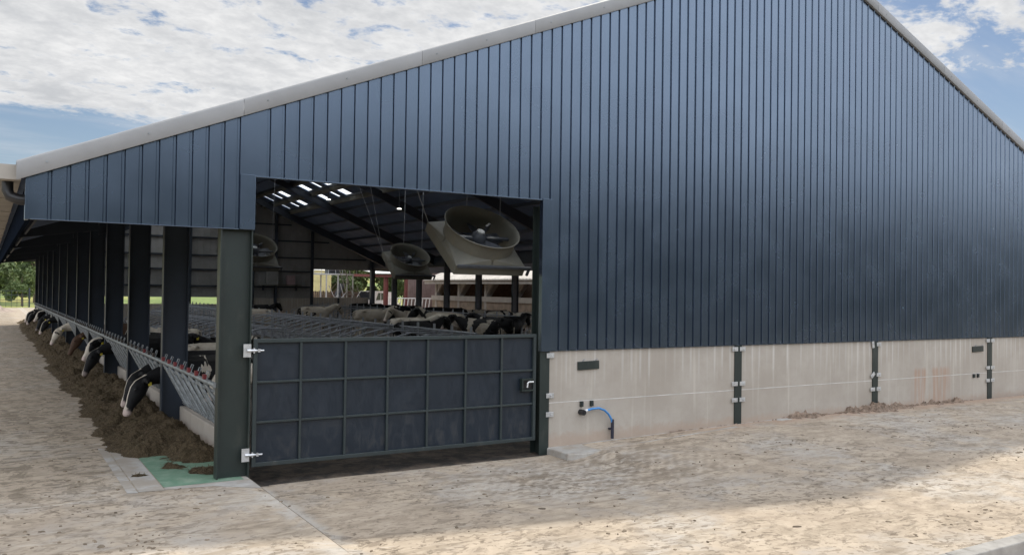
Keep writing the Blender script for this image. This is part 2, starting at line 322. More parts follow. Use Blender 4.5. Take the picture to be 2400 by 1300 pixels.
def f_coat(nt, b):
    oi = nt.add('ShaderNodeObjectInfo')
    p = opos(nt)
    off = nt.add('ShaderNodeCombineXYZ')
    nt.link(nt.math('MULTIPLY', oi.outputs['Random'], 37.0), off.inputs[0]); nt.link(nt.math('MULTIPLY', oi.outputs['Random'], 71.0), off.inputs[2])
    va = nt.add('ShaderNodeVectorMath'); va.operation = 'ADD'; nt.link(p, va.inputs[0]); nt.link(off.outputs[0], va.inputs[1])
    n = nt.noise(nt.mapping(va.outputs[0], sc=(1, 0.8, 0.8)), 1.7, 3, 0.45, 0.5)
    so_ = nt.add('ShaderNodeSeparateColor'); nt.link(oi.outputs['Color'], so_.inputs[0])
    at = nt.add('ShaderNodeAttribute'); at.attribute_name = 'mask'
    sm = nt.add('ShaderNodeSeparateColor'); nt.link(at.outputs['Color'], sm.inputs[0])
    thr = nt.math('SUBTRACT', 0.85, nt.math('MULTIPLY', so_.outputs[0], 0.8))
    isw = nt.ramp(nt.math('SUBTRACT', n, thr), -0.006, 0.006)
    head = at.outputs['Alpha']
    # head: white where the blaze mask is under this cow's blaze width
    blz = nt.ramp(nt.math('SUBTRACT', so_.outputs[1], sm.outputs[0]), -0.05, 0.05)
    isw = nt.math('ADD', nt.math('MULTIPLY', isw, nt.math('SUBTRACT', 1.0, head)), nt.math('MULTIPLY', blz, head))
    isw = nt.math('MAXIMUM', isw, nt.math('MULTIPLY', sm.outputs[2], nt.ramp(so_.outputs[0], 0.2, 0.35)))
    fur = nt.noise(p, 45, 4, 0.7)
    white = nt.mix(nt.ramp(nt.noise(p, 3.2, 5, 0.6), 0.35, 0.75), (0.60, 0.55, 0.47), (0.36, 0.30, 0.225))
    black = nt.mix(fur, (0.004, 0.0042, 0.0055), (0.012, 0.0115, 0.012))
    white = nt.mix(so_.outputs[2], white, (0.20, 0.168, 0.13))
    black = nt.mix(nt.ramp(so_.outputs[2], 0.66, 0.78), black, (0.075, 0.042, 0.026))
    col = nt.mix(isw, black, white)
    col = nt.mix(nt.math('MULTIPLY', sm.outputs[1], nt.ramp(so_.outputs[1], 0.05, 0.25)), col, (0.50, 0.40, 0.36))
    nt.link(col, b.inputs['Base Color']); b.inputs['Roughness'].default_value = 0.6; b.inputs['Specular IOR Level'].default_value = 0.22
    bump(nt, b, fur, 0.25, 0.01)
mat('coat', fn=f_coat)
def f_light(nt, b):
    b.inputs['Transmission Weight'].default_value = 0.0
    tr = nt.add('ShaderNodeBsdfTranslucent'); tr.inputs[0].default_value = (0.92, 0.94, 0.96, 1)
    tp = nt.add('ShaderNodeBsdfTransparent'); tp.inputs[0].default_value = (0.85, 0.88, 0.9, 1)
    ms = nt.add('ShaderNodeMixShader'); ms.inputs[0].default_value = 0.3
    nt.link(tr.outputs[0], ms.inputs[1]); nt.link(tp.outputs[0], ms.inputs[2])
    o = [x for x in nt.n if x.type == 'OUTPUT_MATERIAL'][0]; nt.link(ms.outputs[0], o.inputs[0])
mat('roof_light_sheet', fn=f_light)
def f_lamp(nt, b):
    b.inputs['Emission Color'].default_value = (1, 0.97, 0.9, 1); b.inputs['Emission Strength'].default_value = 1.6
mat('lamp_glow', (0.8, 0.8, 0.8), fn=f_lamp)

# ------------------------------------------------------------------ mesh builder
class MB:
    def __init__(s): s.v = []; s.f = []
    def face(s, pts):
        i = len(s.v); s.v += [tuple(p) for p in pts]; s.f.append(tuple(range(i, i + len(pts)))); return s
    def box(s, x0, y0, z0, x1, y1, z1, mtx=None):
        i = len(s.v)
        pts = [(x0, y0, z0), (x1, y0, z0), (x1, y1, z0), (x0, y1, z0), (x0, y0, z1), (x1, y0, z1), (x1, y1, z1), (x0, y1, z1)]
        if mtx: pts = [tuple(mtx @ Vector(p)) for p in pts]
        s.v += pts
        s.f += [tuple(i + k for k in q) for q in ((0, 3, 2, 1), (4, 5, 6, 7), (0, 1, 5, 4), (1, 2, 6, 5), (2, 3, 7, 6), (3, 0, 4, 7))]
        return s
    def loft(s, rings, cap=True):
        n = len(rings[0]); i = len(s.v)
        for r in rings: s.v += [tuple(p) for p in r]
        for a in range(len(rings) - 1):
            for k in range(n):
                s.f.append((i + a * n + k, i + a * n + (k + 1) % n, i + (a + 1) * n + (k + 1) % n, i + (a + 1) * n + k))
        if cap:
            s.f.append(tuple(i + k for k in range(n))[::-1]); s.f.append(tuple(i + (len(rings) - 1) * n + k for k in range(n)))
        return s
    def tube(s, path, r, n=8, rs=None):
        path = [Vector(p) for p in path]; rings = []
        up = None
        for k, p in enumerate(path):
            d = (path[min(k + 1, len(path) - 1)] - path[max(k - 1, 0)]).normalized()
            if up is None: up = Vector((0, 0, 1)) if abs(d.z) < 0.9 else Vector((1, 0, 0))
            a = d.cross(up).normalized(); up2 = a.cross(d).normalized(); up = up2
            rr = rs[k] if rs else r
            rings.append([p + a * math.cos(2 * math.pi * q / n) * rr + up2 * math.sin(2 * math.pi * q / n) * rr for q in range(n)])
        return s.loft(rings)
    def prism(s, prof, a, b, axis='y'):
        def mk(u, vv, c): return {'y': (u, c, vv), 'x': (c, u, vv), 'z': (u, vv, c)}[axis]
        return s.loft([[mk(u, vv, a) for u, vv in prof], [mk(u, vv, b) for u, vv in prof]])
    def ibeam(s, x0, y0, x1, y1, z0, z1, tf=0.022, tw=0.014):
        """vertical I section, web along x"""
        ym = (y0 + y1) / 2
        s.box(x0, y0, z0, x0 + tf, y1, z1); s.box(x1 - tf, y0, z0, x1, y1, z1)
        return s.box(x0 + tf, ym - tw / 2, z0, x1 - tf, ym + tw / 2, z1)
    def mesh(s, name, mt, smooth=False, fix=True):
        me = bpy.data.meshes.new(name); me.from_pydata(s.v, [], s.f)
        if fix:
            bm = bmesh.new(); bm.from_mesh(me); bmesh.ops.recalc_face_normals(bm, faces=bm.faces); bm.to_mesh(me); bm.free()
        me.materials.append(M[mt])
        if smooth:
            me.polygons.foreach_set('use_smooth', [True] * len(me.polygons))
            me.set_sharp_from_angle(angle=R_(40))
        me.update(); return me
    def build(s, name, mt, parent=None, smooth=False, fix=True):
        o = bpy.data.objects.new(name, s.mesh(name, mt, smooth, fix)); COL.objects.link(o)
        if parent is not None:
            o.parent = parent
        return o
def bevel(o, wd=0.01, seg=2):
    m = o.modifiers.new('bevel', 'BEVEL'); m.width = wd; m.segments = seg; m.limit_method = 'ANGLE'; m.angle_limit = R_(35)
    return o
def tag(o, label=None, cat=None, group=None, kind=None):
    if label: o['label'] = label
    if cat: o['category'] = cat
    if group: o['group'] = group
    if kind: o['kind'] = kind
    return o
def empty(name, loc=(0, 0, 0), rz=0.0, label=None, cat=None, group=None):
    o = bpy.data.objects.new(name, None); COL.objects.link(o); o.location = loc; o.rotation_euler = (0, 0, rz)
    o.empty_display_size = 0.2
    return tag(o, label, cat, group)
def copy_tree(o, parent=None):
    c = o.copy(); COL.objects.link(c); c.parent = parent
    for ch in list(o.children): copy_tree(ch, c)
    return c
def fbm(x, y, z=0.0, o=4):
    return mnoise.fractal(Vector((x, y, z)), 1.0, 2.0, o)
def sm(x, a, b):
    u = max(0.0, min(1.0, (x - a) / (b - a))); return u * u * (3 - 2 * u)

# ================================================================== SETTING
GY = 13.21                 # plane of the gable
BAY = 4.8; NB = 12; YE = GY + BAY * NB
SL = 0.409; AX = 16.33; AZ = 10.95
def roof_z(x): return AZ - SL * abs(x - AX)

def yard_h(x, y):
    if x < 3.45: return 0.0
    d = sm(y, 7.0, 12.9) * (1 - sm(x, 8.95, 9.7 + 3.0 * sm(12.6 - y, -.1, 4)))
    return -0.14 * d + 0.10 * sm(x, 9, 15) * sm(y, 8, 13) + 0.012 * fbm(x * 0.4, y * 0.4)
def axis_pts(*segs):
    out = []
    for a, b, n in segs: out += [a + (b - a) * k / n for k in range(n)]
    out.append(segs[-1][1]); return out
def grid(mb, xs, ys, hf):
    i = len(mb.v); nx = len(xs)
    for y in ys:
        for x in xs: mb.v.append((x, y, hf(x, y)))
    for a in range(len(ys) - 1):
        for k in range(nx - 1):
            q = i + a * nx + k; mb.f.append((q, q + 1, q + nx + 1, q + nx))
g = MB()
ysf = axis_pts((5.65, 13.14, 24))
grid(g, axis_pts((-60, -2, 8), (-2, 3.45, 8)), ysf + axis_pts((13.14, 120, 30))[1:], lambda x, y: 0.0)
grid(g, axis_pts((3.4501, 16, 36), (16, 40, 10), (40, 140, 6)), ysf, yard_h)
g.face([(3.45, y, 0.0) for y in ysf] + [(3.4501, y, yard_h(3.4501, y)) for y in reversed(ysf)])
grid(g, axis_pts((29.6, 140, 20)), axis_pts((13.1401, 120, 20)), lambda x, y: 0.02 * sm(x, 29, 40))
grid(g, axis_pts((3.4501, 29.6, 6)), axis_pts((YE + 0.2, 120, 8)), lambda x, y: 0.0)
yard = g.build('yard', 'yard_concrete', smooth=False, fix=False); tag(yard, kind='structure')
g = MB(); grid(g, axis_pts((3.46, 29.55, 28)), axis_pts((13.10, 24, 12), (24, YE + .2, 12)), lambda x, y: -.142 + .06 * sm(y, 14, 20) + .42 * sm(y, 15.5, 21) * sm(x, 6.3, 7.6))
tag(g.build('interior_floor', 'dirt_floor'), kind='structure')
g = MB()
grid(g, axis_pts((-900, -60, 10), (-60, 140, 20), (140, 900, 10)), axis_pts((1, 115, 10), (115, 420, 40), (420, 1500, 10)),
     lambda x, y: -0.6 + 0.55 * sm(y, 100, 119) + 0.055 * max(0, y - 150) * (1 - 0.5 * sm(y, 300, 900)) + 3.0 * fbm(x * 0.008, y * 0.008) * sm(y, 150, 320))
tag(g.build('field', 'field_grass', smooth=True), kind='structure')
g = MB(); grid(g, axis_pts((-900, 900, 60)), axis_pts((-420, -10, 40), (-10, 1, 4)), lambda x, y: -0.6 + 0.27 * max(0, -y - 12) * (1 - 0.6 * sm(-y, 150, 400)))
tag(g.build('unseen_hill', 'unseen_hill_dark', smooth=True), kind='structure')  # hill out of view, added to darken the low reflection in the cladding
# lower ground on this side of the kerb, and the kerb
g = MB(); g.face([(-60, 1, -0.17), (140, 1, -0.17), (140, 5.5, -0.17), (-60, 5.5, -0.17)])
tag(g.build('lower_ground', 'yard_concrete'), kind='structure')
g = MB()
xx = -20.0
while xx < 60:
    ln = 1.83; g.box(xx, 5.44, -0.5, xx + ln - 0.012, 5.655, 0.012 + random.uniform(-.004, .004)); xx += ln
tag(bevel(g.build('kerb', 'kerb_concrete'), 0.015), kind='structure')
# raised slab at the foot of the panel wall
g = MB()
prof = [(8.96, 13.30), (8.96, 12.55), (9.25, 12.42), (12.0, 12.72), (15.5, 13.02), (15.5, 13.30)]
g.loft([[(x, y, -0.25) for x, y in prof], [(x, y, -0.02 + 0.124 * sm(x, 9, 14)) for x, y in prof]])
tag(bevel(g.build('wall_apron', 'pale_concrete'), 0.02), kind='structure')
# coated feed strip, its pale edge, sill before the corner post
g = MB(); g.face([(2.22, 13.08, 0.006), (3.36, 13.08, 0.006), (3.36, YE, 0.006), (2.22, YE, 0.006)])
tag(g.build('feed_strip', 'green_coating'), kind='structure')
g = MB()
for a, b in ((1.72, 1.855), (1.87, 2.21)): g.face([(a, 12.95, 0.005), (b, 12.90, 0.005), (b, 16.6, 0.005), (a, 16.6 + (b - a), 0.005)])
g.face([(2.22, 12.93, 0.0035), (2.85, 12.86, 0.0035), (3.44, 12.40, 0.0035), (3.44, 13.5, 0.0035), (2.22, 13.075, 0.0035)])
tag(g.build('feed_strip_edge', 'pale_concrete'), kind='structure')

# silage along the barrier
def heap_w(y): return 1.50 + 0.26 * fbm(y * 0.45, 3.3) + 0.20 * fbm(y * 1.5, 9.1) + 0.06 * fbm(y * 6, 4.4)
def silage_h(u, y):            # u = distance from the wall face (x = 3.36 - u)
    wv = heap_w(y) * (0.18 + 0.82 * sm(y, 13.9, 16.4))
    e = max(0.0, 1 - u / wv)
    base = 0.40 * (e ** 0.75) * (0.45 + 0.55 * sm(u, -0.05, 0.35)) * (0.3 + 0.7 * sm(y, 14.2, 16.6))
    nz = 0.15 * fbm(u * 2.3, y * 2.3, 1.0, 5) + 0.035 * fbm(u * 9, y * 9, 5.0, 3)
    h = base * (1 + 1.2 * nz) + nz * sm(e, 0.0, 0.25) * 0.9 - 0.03
    if y < 15.6:               # thin loose tail over the green strip
        h = h * sm(y, 13.6, 14.6) + 0.22 * max(0, fbm(u * 1.9 + 4, y * 3.2, 2.0, 4) + 0.12 - 0.6 * sm(u, 0.7, 1.1)) * sm(y, 13.55, 13.9) - 0.02
    return max(h, -0.03)
g = MB()
ys = axis_pts((13.5, 24, 260), (24, 45, 220), (45, YE + 3, 120)); us = [k * 1.75 / 46 for k in range(47)]
grid(g, [3.36 - u for u in us], ys, lambda x, y: silage_h(3.36 - x, y))
rs = random.Random(3)
for k in range(46000):
    y = 13.6 + (rs.random() ** 1.8) * 34; u = rs.random() * 1.7
    h = silage_h(u, y)
    if h < 0.004: continue
    x = 3.36 - u; L = rs.uniform(0.03, 0.095) * (1 + (y - 13) * 0.02); a = rs.uniform(0, math.tau); tl = rs.uniform(-0.1, 0.45)
    d = Vector((math.cos(a), math.sin(a), tl)).normalized() * L; wv = d.cross(Vector((0, 0, 1))).normalized() * rs.uniform(0.0025, 0.0055)
    p = Vector((x, y, h)) - d * 0.3
    g.face([p - wv, p + wv, p + d + wv * .6, p + d - wv * .6])
sil = g.build('silage', 'silage', fix=False); tag(sil, kind='stuff', label='brown silage heaped in a long row along the feed barrier', cat='silage')

# loose soil left at the foot of the wall
g = MB()
def soil_h(x, y):
    d = 13.24 - y
    a = 0.0
    for c, s_, hh in ((16.1, 0.55, .10), (17.9, 0.5, .10), (18.7, 0.6, .16), (19.6, .7, .09), (21.2, 0.7, .08), (22.0, .5, .09)):
        a = max(a, hh * math.exp(-((x - c) / s_) ** 2))
    a += 0.035 * sm(x, 12.5, 15) * (1 - sm(x, 22.5, 24))
    e = max(0, 1 - d / (0.25 + 2.6 * a))
    n = fbm(x * 5, y * 5, 3, 4)
    return 0.085 + a * e * (1 + 0.9 * n) + 0.03 * n * e - 0.05 * (1 - e) - .03
grid(g, axis_pts((12, 25, 230)), axis_pts((12.3, 13.24, 26)), soil_h)
for k in range(240):
    x = rs.gauss(18.6, 2.6); y = 13.2 - abs(rs.gauss(0, .22))
    if not 12.5 < x < 24.5: continue
    r = rs.uniform(.008, .028); zc = soil_h(x, y) + r * .3
    ring = lambda q, rr: [(x + rr * math.cos(q_ * math.tau / 5 + q) * rs.uniform(.7, 1.2), y + rr * math.sin(q_ * math.tau / 5 + q) * rs.uniform(.7, 1.2), zc + q * r) for q_ in range(5)]
    g.loft([ring(-.6, r * .7), ring(0.1, r), ring(.7, r * .5)])
tag(g.build('loose_soil', 'soil', fix=False), kind='stuff', label='reddish brown loose soil spilled along the foot of the concrete wall', cat='soil')

# dried dung lumps over the yard
g = MB()
def lump(x, y, r, hz):
    a0 = rs.uniform(0, 6)
    z = 0.0 if x < 3.45 else yard_h(x, y)
    k1 = [rs.uniform(.6, 1.25) for _ in range(7)]; el = rs.uniform(.45, .9); ca, sa = math.cos(a0), math.sin(a0)
    def ring(f, zz):
        o_ = []
        for q in range(7):
            u, v_ = r * f * k1[q] * math.cos(q * math.tau / 7), r * f * k1[q] * el * math.sin(q * math.tau / 7)
            o_.append((x + u * ca - v_ * sa, y + u * sa + v_ * ca, z + zz))
        return o_
    g.loft([ring(1.0, -.002), ring(.75, hz), ring(.3, hz * 1.25)])
for k in range(1900):
    x = rs.uniform(-2.5, 22); y = 6 + 7 * rs.random()
    if k % 2: x = rs.uniform(-1.8, 1.75); y = 10 + 40 * rs.random() ** 1.6
    if fbm(x * .5, y * .5, 7) < -0.12 + 0.2 * rs.random(): continue
    if x > 8.9 and y > 12.2: continue
    lump(x, y, min(rs.lognormvariate(-3.75, .5), .07), rs.uniform(.003, .014))
mat('dung', (0.17, 0.133, 0.094), 0.95, fn=simple(0.4, 8))
tag(g.build('dung', 'dung', fix=False), kind='stuff', label='dried brown dung and mud crumbs strewn over the concrete yard', cat='dung')

# ================================================================== CATTLE SHED
shed = empty('cattle_shed', (0, 0, 0), 0, 'large blue clad cattle shed with white verge trim, open side and concrete panel base', 'shed')

# ---- gable sheeting
RP = 0.2285; RW = 0.032; RS = 0.012; RD = -0.028; R0 = 0.70
def strip_pts(x0, x1):
    pts = [(x0, 0.0)]
    k0 = math.ceil((x0 - R0 + 0.04) / RP)
    x = R0 + k0 * RP
    while x < x1 - 0.035:
        pts += [(x - RW / 2 - RS, 0.0), (x - RW / 2, -RD), (x + RW / 2, -RD), (x + RW / 2 + RS, 0.0)]; x += RP
    pts.append((x1, 0.0)); return pts
g = MB()
def clad(x0, x1, zb, yp=GY - 0.026):
    pts = strip_pts(x0, x1)
    if x0 < AX < x1:
        for k in range(len(pts) - 1):
            if pts[k][0] < AX < pts[k + 1][0]:
                f = (AX - pts[k][0]) / (pts[k + 1][0] - pts[k][0]); pts.insert(k + 1, (AX, pts[k][1] + f * (pts[k + 1][1] - pts[k][1]))); break
    for (xa, ya), (xb, yb) in zip(pts, pts[1:]):
        za, zc = roof_z(xa) - 0.05, roof_z(xb) - 0.05
        g.face([(xa, yp + ya, zb), (xb, yp + yb, zb), (xb, yp + yb, zc), (xa, yp + ya, za)])
        g.face([(xa, yp + ya, zb), (xa, yp + .036, zb), (xb, yp + .036, zb), (xb, yp + yb, zb)])
    for a, b in ((x0, min(x1, AX)), (min(x1, AX), x1)):
        if b - a > 1e-4:
            g.face([(b, yp + .036, zb), (a, yp + .036, zb), (a, yp + .036, roof_z(a) - .05), (b, yp + .036, roof_z(b) - .05)])
    g.face([(x0, yp, zb), (x0, yp, roof_z(x0) - .05), (x0, yp + .036, roof_z(x0) - .05), (x0, yp + .036, zb)])
    g.face([(x1, yp, zb), (x1, yp + .036, zb), (x1, yp + .036, roof_z(x1) - .05), (x1, yp, roof_z(x1) - .05)])
clad(0.44, 3.468, 3.785); clad(3.4685, 8.768, 4.605); clad(8.7685, 32.2, 1.79)
gc = g.build('gable_cladding', 'cladding', shed, fix=False)
g = MB()
g.box(0.41, GY - .034, 3.77, 0.46, GY + .20, roof_z(.44) - .06)      # corner
g.box(3.245, GY - .050, 3.775, 3.475, GY + .05, 4.615)             # left jamb
g.box(8.765, GY - .050, 1.78, 8.99, GY + .06, 4.62)                 # right jamb
g.box(3.476, GY - .034, 4.585, 8.764, GY + .05, 4.607)              # lintel lip
g.box(0.465, GY - .032, 3.772, 3.244, GY + .03, 3.784)
g.box(8.992, GY - .006, 1.780, 32.2, GY + .004, 1.789)
bevel(g.build('jamb_flashing', 'cladding', shed), 0.005)
# ---- verge trim, piece by piece
def verge(x0, x1):
    s0, s1 = (x0 - AX) / abs(x0 - AX + 1e-9), 0
    prof = [(-.026, -.030), (-.085, -.034), (-.092, -.02), (-.092, .19), (-.082, .215), (-.055, .23), (-.02, .234), (.20, .20), (.20, .185), (-.02, .216), (-.05, .212), (-.072, .202), (-.078, .185), (-.078, -.018), (-.026, -.016)]
    m = MB()
    m.loft([[(x, GY + dy, roof_z(x) - .075 + dz) for dy, dz in prof] for x in (x0, x1)])
    o = m.build('verge_trim', 'verge_white', shed, smooth=True)
    for q in (0.12, 0.55):
        x = x0 + (x1 - x0) * q; z = roof_z(x) + .02; mm = MB()
        mm.tube([(x, GY - .090, z), (x, GY - .100, z)], .014, 6); mm.build('bolt', 'galv', o)
vj = [0.30, 3.27, 6.23, 8.52, 11.4, 14.2, AX]
for a, b in zip(vj, vj[1:]): verge(a, b - 0.006)
vj = [AX, 18.6, 21.4, 24.2, 27.0, 29.8, 32.36]
for a, b in zip(vj, vj[1:]): verge(a, b - 0.006)

# ---- roof, with roof lights on the right-hand slope; nearer, hidden ones added to brighten inside
RL = [(67.2, .35), (65.0, .45), (63.2, 1.0), (58.3, 1.0), (56.0, .45), (54.2, 1.2), (49.3, 1.2), (44.6, 1.2), (42.4, 1.2), (38.4, 1.2), (35.6, 1.2), (33.4, 1.2), (28.0, 1.2), (25.6, 1.2), (23.2, 1.2), (18.6, 1.2), (16.2, 1.2)]
def slope_slab(m, x0, x1, y0, y1, th=0.06):
    m.loft([[(x0, y, roof_z(x0)), (x1, y, roof_z(x1)), (x1, y, roof_z(x1) - th), (x0, y, roof_z(x0) - th)] for y in (y0, y1)])
g = MB()
LL = [GY + 2.6 + 4.8 * k_ for k_ in range(12)]  # hidden left-slope roof lights, added to brighten the interior
slope_slab(g, 0.28, 5.7, GY + .2, YE + .2); slope_slab(g, 14.4, AX, GY + .2, YE + .2)
cur = GY + .2
for c_ in LL + [None]:
    slope_slab(g, 5.7, 14.4, cur, (c_ - 1.0) if c_ else YE + .2); cur = (c_ or 0) + 1.0
LX = [(18.15, 19.28), (19.55, 20.65)]
slope_slab(g, AX, LX[0][0], GY + .2, YE + .2); slope_slab(g, LX[0][1], LX[1][0], GY + .2, YE + .2); slope_slab(g, LX[1][1], 32.4, GY + .2, YE + .2)
edges = sorted([(c - w_ / 2, c + w_ / 2) for c, w_ in RL]); cur = GY + .2
for a, b in edges + [(YE + .2, None)]:
    for lx in LX: slope_slab(g, lx[0], lx[1], cur, a)
    cur = b
roof = g.build('roof', 'under_roof', shed)
for a, b in edges:
    for lx in LX:
        m = MB(); slope_slab(m, lx[0] - .03, lx[1] + .03, a - .02, b + .02, .004)
        o = m.build('roof_light_and_fill', 'roof_light_sheet', roof); o.location = (0, 0, .012)
for c_ in LL:
    for xa_, xb_ in ((5.67, 8.59), (8.61, 11.49), (11.51, 14.43)):
        m = MB(); slope_slab(m, xa_, xb_, c_ - 1.02, c_ + 1.02, .004)
        o = m.build('roof_light_and_fill', 'roof_light_sheet', roof); o.location = (0, 0, .012)
g = MB(); g.tube([(AX, GY - .1, AZ + .05), (AX, YE, AZ + .05)], .16, 8); g.build('ridge_cap', 'fibre_cement', roof)
# pale fibre cement soffit over the feed passage edge + gutter
g = MB(); g.loft([[(0.285, y, roof_z(.285) - .065), (.9, y, roof_z(.9) - .065), (.9, y, roof_z(.9) - .072), (.285, y, roof_z(.285) - .072)] for y in (GY + .2, YE)])
g.build('eaves_sheet', 'under_roof', shed)
g = MB()
y = GY + .05
while y < YE:
    g.box(.13, y, 4.30, .335, y + 2.96, 4.325); g.box(.10, y, 4.30, .128, y + 2.96, 4.50); g.box(.336, y, 4.30, .36, y + 2.96, 4.46)
    g.box(.09, y + 2.9, 4.285, .37, y + 3.0, 4.30); y += 3.0
g.box(.10, GY + .03, 4.30, .36, GY + .048, 4.50)
gut = g.build('gutter', 'fibre_cement', shed)
g = MB(); g.tube([(.21, GY + .35, 4.30), (.21, GY + .35, 4.18), (.24, GY + .33, 4.10), (.34, GY + .30, 4.06), (.60, GY + .25, 4.04), (1.2, GY + .25, 4.0), (2.9, GY + .22, 3.95)], .075, 10)
g.build('downpipe', 'black_plastic', gut, smooth=True)

# ---- frames: columns, rafters, purlins
for k in range(NB + 1):
    y = GY + BAY * k
    m = MB(); m.ibeam(2.98, y + .001, 3.462, y + .19, 0.0 if k else -.02, 5.35 if k else 3.8)
    if k == 0: m.box(3.0, y + .05, 3.8, 3.44, y + .18, 5.4)
    m.build('column', 'green_steel' if k == 0 else 'dark_steel', shed)
    if k > 0:
        m = MB(); m.ibeam(28.86, y - .095, 29.3, y + .095, 0, 5.5); m.build('column', 'dark_steel', shed)
FR = [GY + .2, 20.6, 30.0, 39.5, 49.0, 58.5, 67.9]
for y in FR:
    k = 1
    m = MB()
    for xa, xb, d0, d1 in ((3.0, AX, .75, .42), (AX, 29.3, .42, .75)):
        yy = y + (.10 if k == 0 else 0)
        za, zc = roof_z(xa) - .25, roof_z(xb) - .25
        for o0, o1, w0 in ((0, .02, .09), (.02, None, .008), (None, 0, .09)):
            t0, t1 = (0, .02) if o1 == .02 else ((.02, -1) if o1 is None else (-1, 0))
            f = lambda d, q, last: -d + .02 if (q == -1 and not last) else (-d if (q == 0 and last) else -q)
            if o1 == .02: ra = [(za, za - .02), (zc, zc - .02)]
            elif o1 is None: ra = [(za - .02, za - d0 + .02), (zc - .02, zc - d1 + .02)]
            else: ra = [(za - d0 + .02, za - d0), (zc - d1 + .02, zc - d1)]
            m.loft([[(xa, yy - w0, ra[0][0]), (xa, yy + w0, ra[0][0]), (xa, yy + w0, ra[0][1]), (xa, yy - w0, ra[0][1])],
                    [(xb, yy - w0, ra[1][0]), (xb, yy + w0, ra[1][0]), (xb, yy + w0, ra[1][1]), (xb, yy - w0, ra[1][1])]])
    m.loft([[(.55, y + yy2, roof_z(.55) - z_) for yy2, z_ in ((.02, .09), (.12, .09), (.12, .22), (.02, .22))],
            [(2.98, y + yy2, roof_z(2.98) - z_) for yy2, z_ in ((.02, .25), (.12, .25), (.12, .85), (.02, .85))]])
    m.build('rafter', 'dark_steel', shed)
x = 0.95
while x < 32:
    if abs(x - AX) > .3:
        m = MB(); z = roof_z(x) - .07
        m.box(x - .03, GY + .06, z - .18, x + .03, YE, z); m.build('purlin', 'dark_steel', shed)
    x += 1.30
for xx, w0 in ((18.05, .06), (19.42, .09), (20.75, .06)):
    m = MB(); m.box(xx - w0, GY + .3, roof_z(xx) - .33, xx + w0, YE - .1, roof_z(xx) - .065); m.build('purlin', 'cream_panel', shed)
# eaves beam along the column line
m = MB(); m.box(3.15, GY + .25, 4.95, 3.29, YE, 5.25); m.build('eaves_beam', 'dark_steel', shed)
m = MB(); m.box(29.0, GY + .25, 4.62, 29.15, YE, 5.35); m.build('eaves_beam', 'dark_steel', shed)

m = MB(); m.box(.44, GY + .22, 3.80, .50, YE, 4.30); m.build('eaves_beam', 'eaves_dark', shed)
# ---- panel base and its columns in the gable
GC = [8.885, 13.96, 18.72, 23.80, 28.95]
for i, x in enumerate(GC):
    m = MB(); y0 = GY + .004
    m.box(x - .105, y0, -.16, x + .105, y0 + .02, 1.785); m.box(x - .008, y0 + .02, -.16, x + .008, y0 + .30, 4.5); m.box(x - .1, y0 + .30, -.16, x + .1, y0 + .32, 4.5)
    c = m.build('column', 'green_steel', shed)
    for z in (1.70, .95, .60):
        for s in ((1,) if i == 0 else (-1, 1)):
            m = MB(); cx = x + s * .115
            tilt = Matrix.Translation((cx, GY - .004, z)) @ Matrix.Rotation(R_(-38 if (i == 2 and s < 0 and z == .95) else (80 if (i == 2 and s < 0 and z > 1) else 0)), 4, 'Y')
            m.box(-.085, -.012, -.045, .085, -.004, .045, tilt); m.box(.02 * s - .012, -.03, -.012, .02 * s + .012, -.012, .012, tilt)
            bevel(m.build('bracket', 'zinc', c), .003)
for a, b in zip(GC, GC[1:]):
    for z0, z1 in ((-.16, .8105), (.8115, 1.778)):
        m = MB(); m.box(a + .09, GY + .026, z0, b - .09, GY + .17, z1)
        bevel(m.build('concrete_panel', 'panel_concrete', shed), .012)
m = MB(); m.box(GC[0] + .106, GY + .0235, .804, GC[-1] - .106, GY + .06, .818); m.build('panel_joint', 'mortar', shed)
m = MB(); m.box(29.05, GY + .03, -.1, 32.2, GY + .17, 1.785); m.build('concrete_panel', 'panel_concrete', shed)
# dwarf wall under the feed barrier
m = MB(); y = GY + .22
while y < YE: m.box(3.345, y, -.02, 3.47, min(y + 1.19, YE), .50 + rs.uniform(-.006, .006)); y += 1.2
bevel(m.build('feed_wall', 'panel_concrete', shed), .02)

# ---- far gable
m = MB()
def inner(x0, x1, zb):
    n = max(2, int((x1 - x0) / .5))
    m.loft([[(x0, YE + .1, zb), (x1, YE + .1, zb), (x1, YE + .14, zb), (x0, YE + .14, zb)],
            [(x0, YE + .1, roof_z(x0) - .06), (x1, YE + .1, roof_z(x1) - .06), (x1, YE + .14, roof_z(x1) - .06), (x0, YE + .14, roof_z(x0) - .06)]])
inner(.4, 3.0, 4.56); inner(3.0005, AX, 2.05); inner(AX, 23.5, 2.02); inner(23.5005, 28.95, 4.5); inner(28.9505, 32.2, 4.5)
x = 3.2
while x < 32:
    if x < 23.5 or x > 23.5: m.box(x - .02, YE + .065, (2.06 if x < AX else 2.03) if x < 23.5 else 4.51, x + .02, YE + .099, roof_z(x) - .08)
    x += .5
fg = m.build('far_gable_cladding', 'inner_clad', shed)
for z in (2.95, 4.25, 5.4, 6.8, 8.15):
    xa = max(3.3, AX - (AZ - .6 - z) / SL); xb = min(29, AX + (AZ - .6 - z) / SL)
    if z < 4.4: xb = min(xb, 23.5)
    m = MB(); m.box(xa, YE - .12, z - .06, xb, YE + .06, z + .06); m.build('rail', 'dark_steel', shed)
for x in (8.7, 13.6, 18.5, 20.4, 23.5, 28.95):
    m = MB(); m.box(x - .11, YE - .32, 0, x + .11, YE - .13, roof_z(x) - .3); m.build('column', 'dark_steel', shed)
m = MB(); m.box(3.5, YE + .08, 0, 18.4, YE + .2, 1.50); m.box(18.405, YE + .15, 0, 28.8, YE + .25, 2.10)
m.build('concrete_panel', 'panel_concrete', shed)
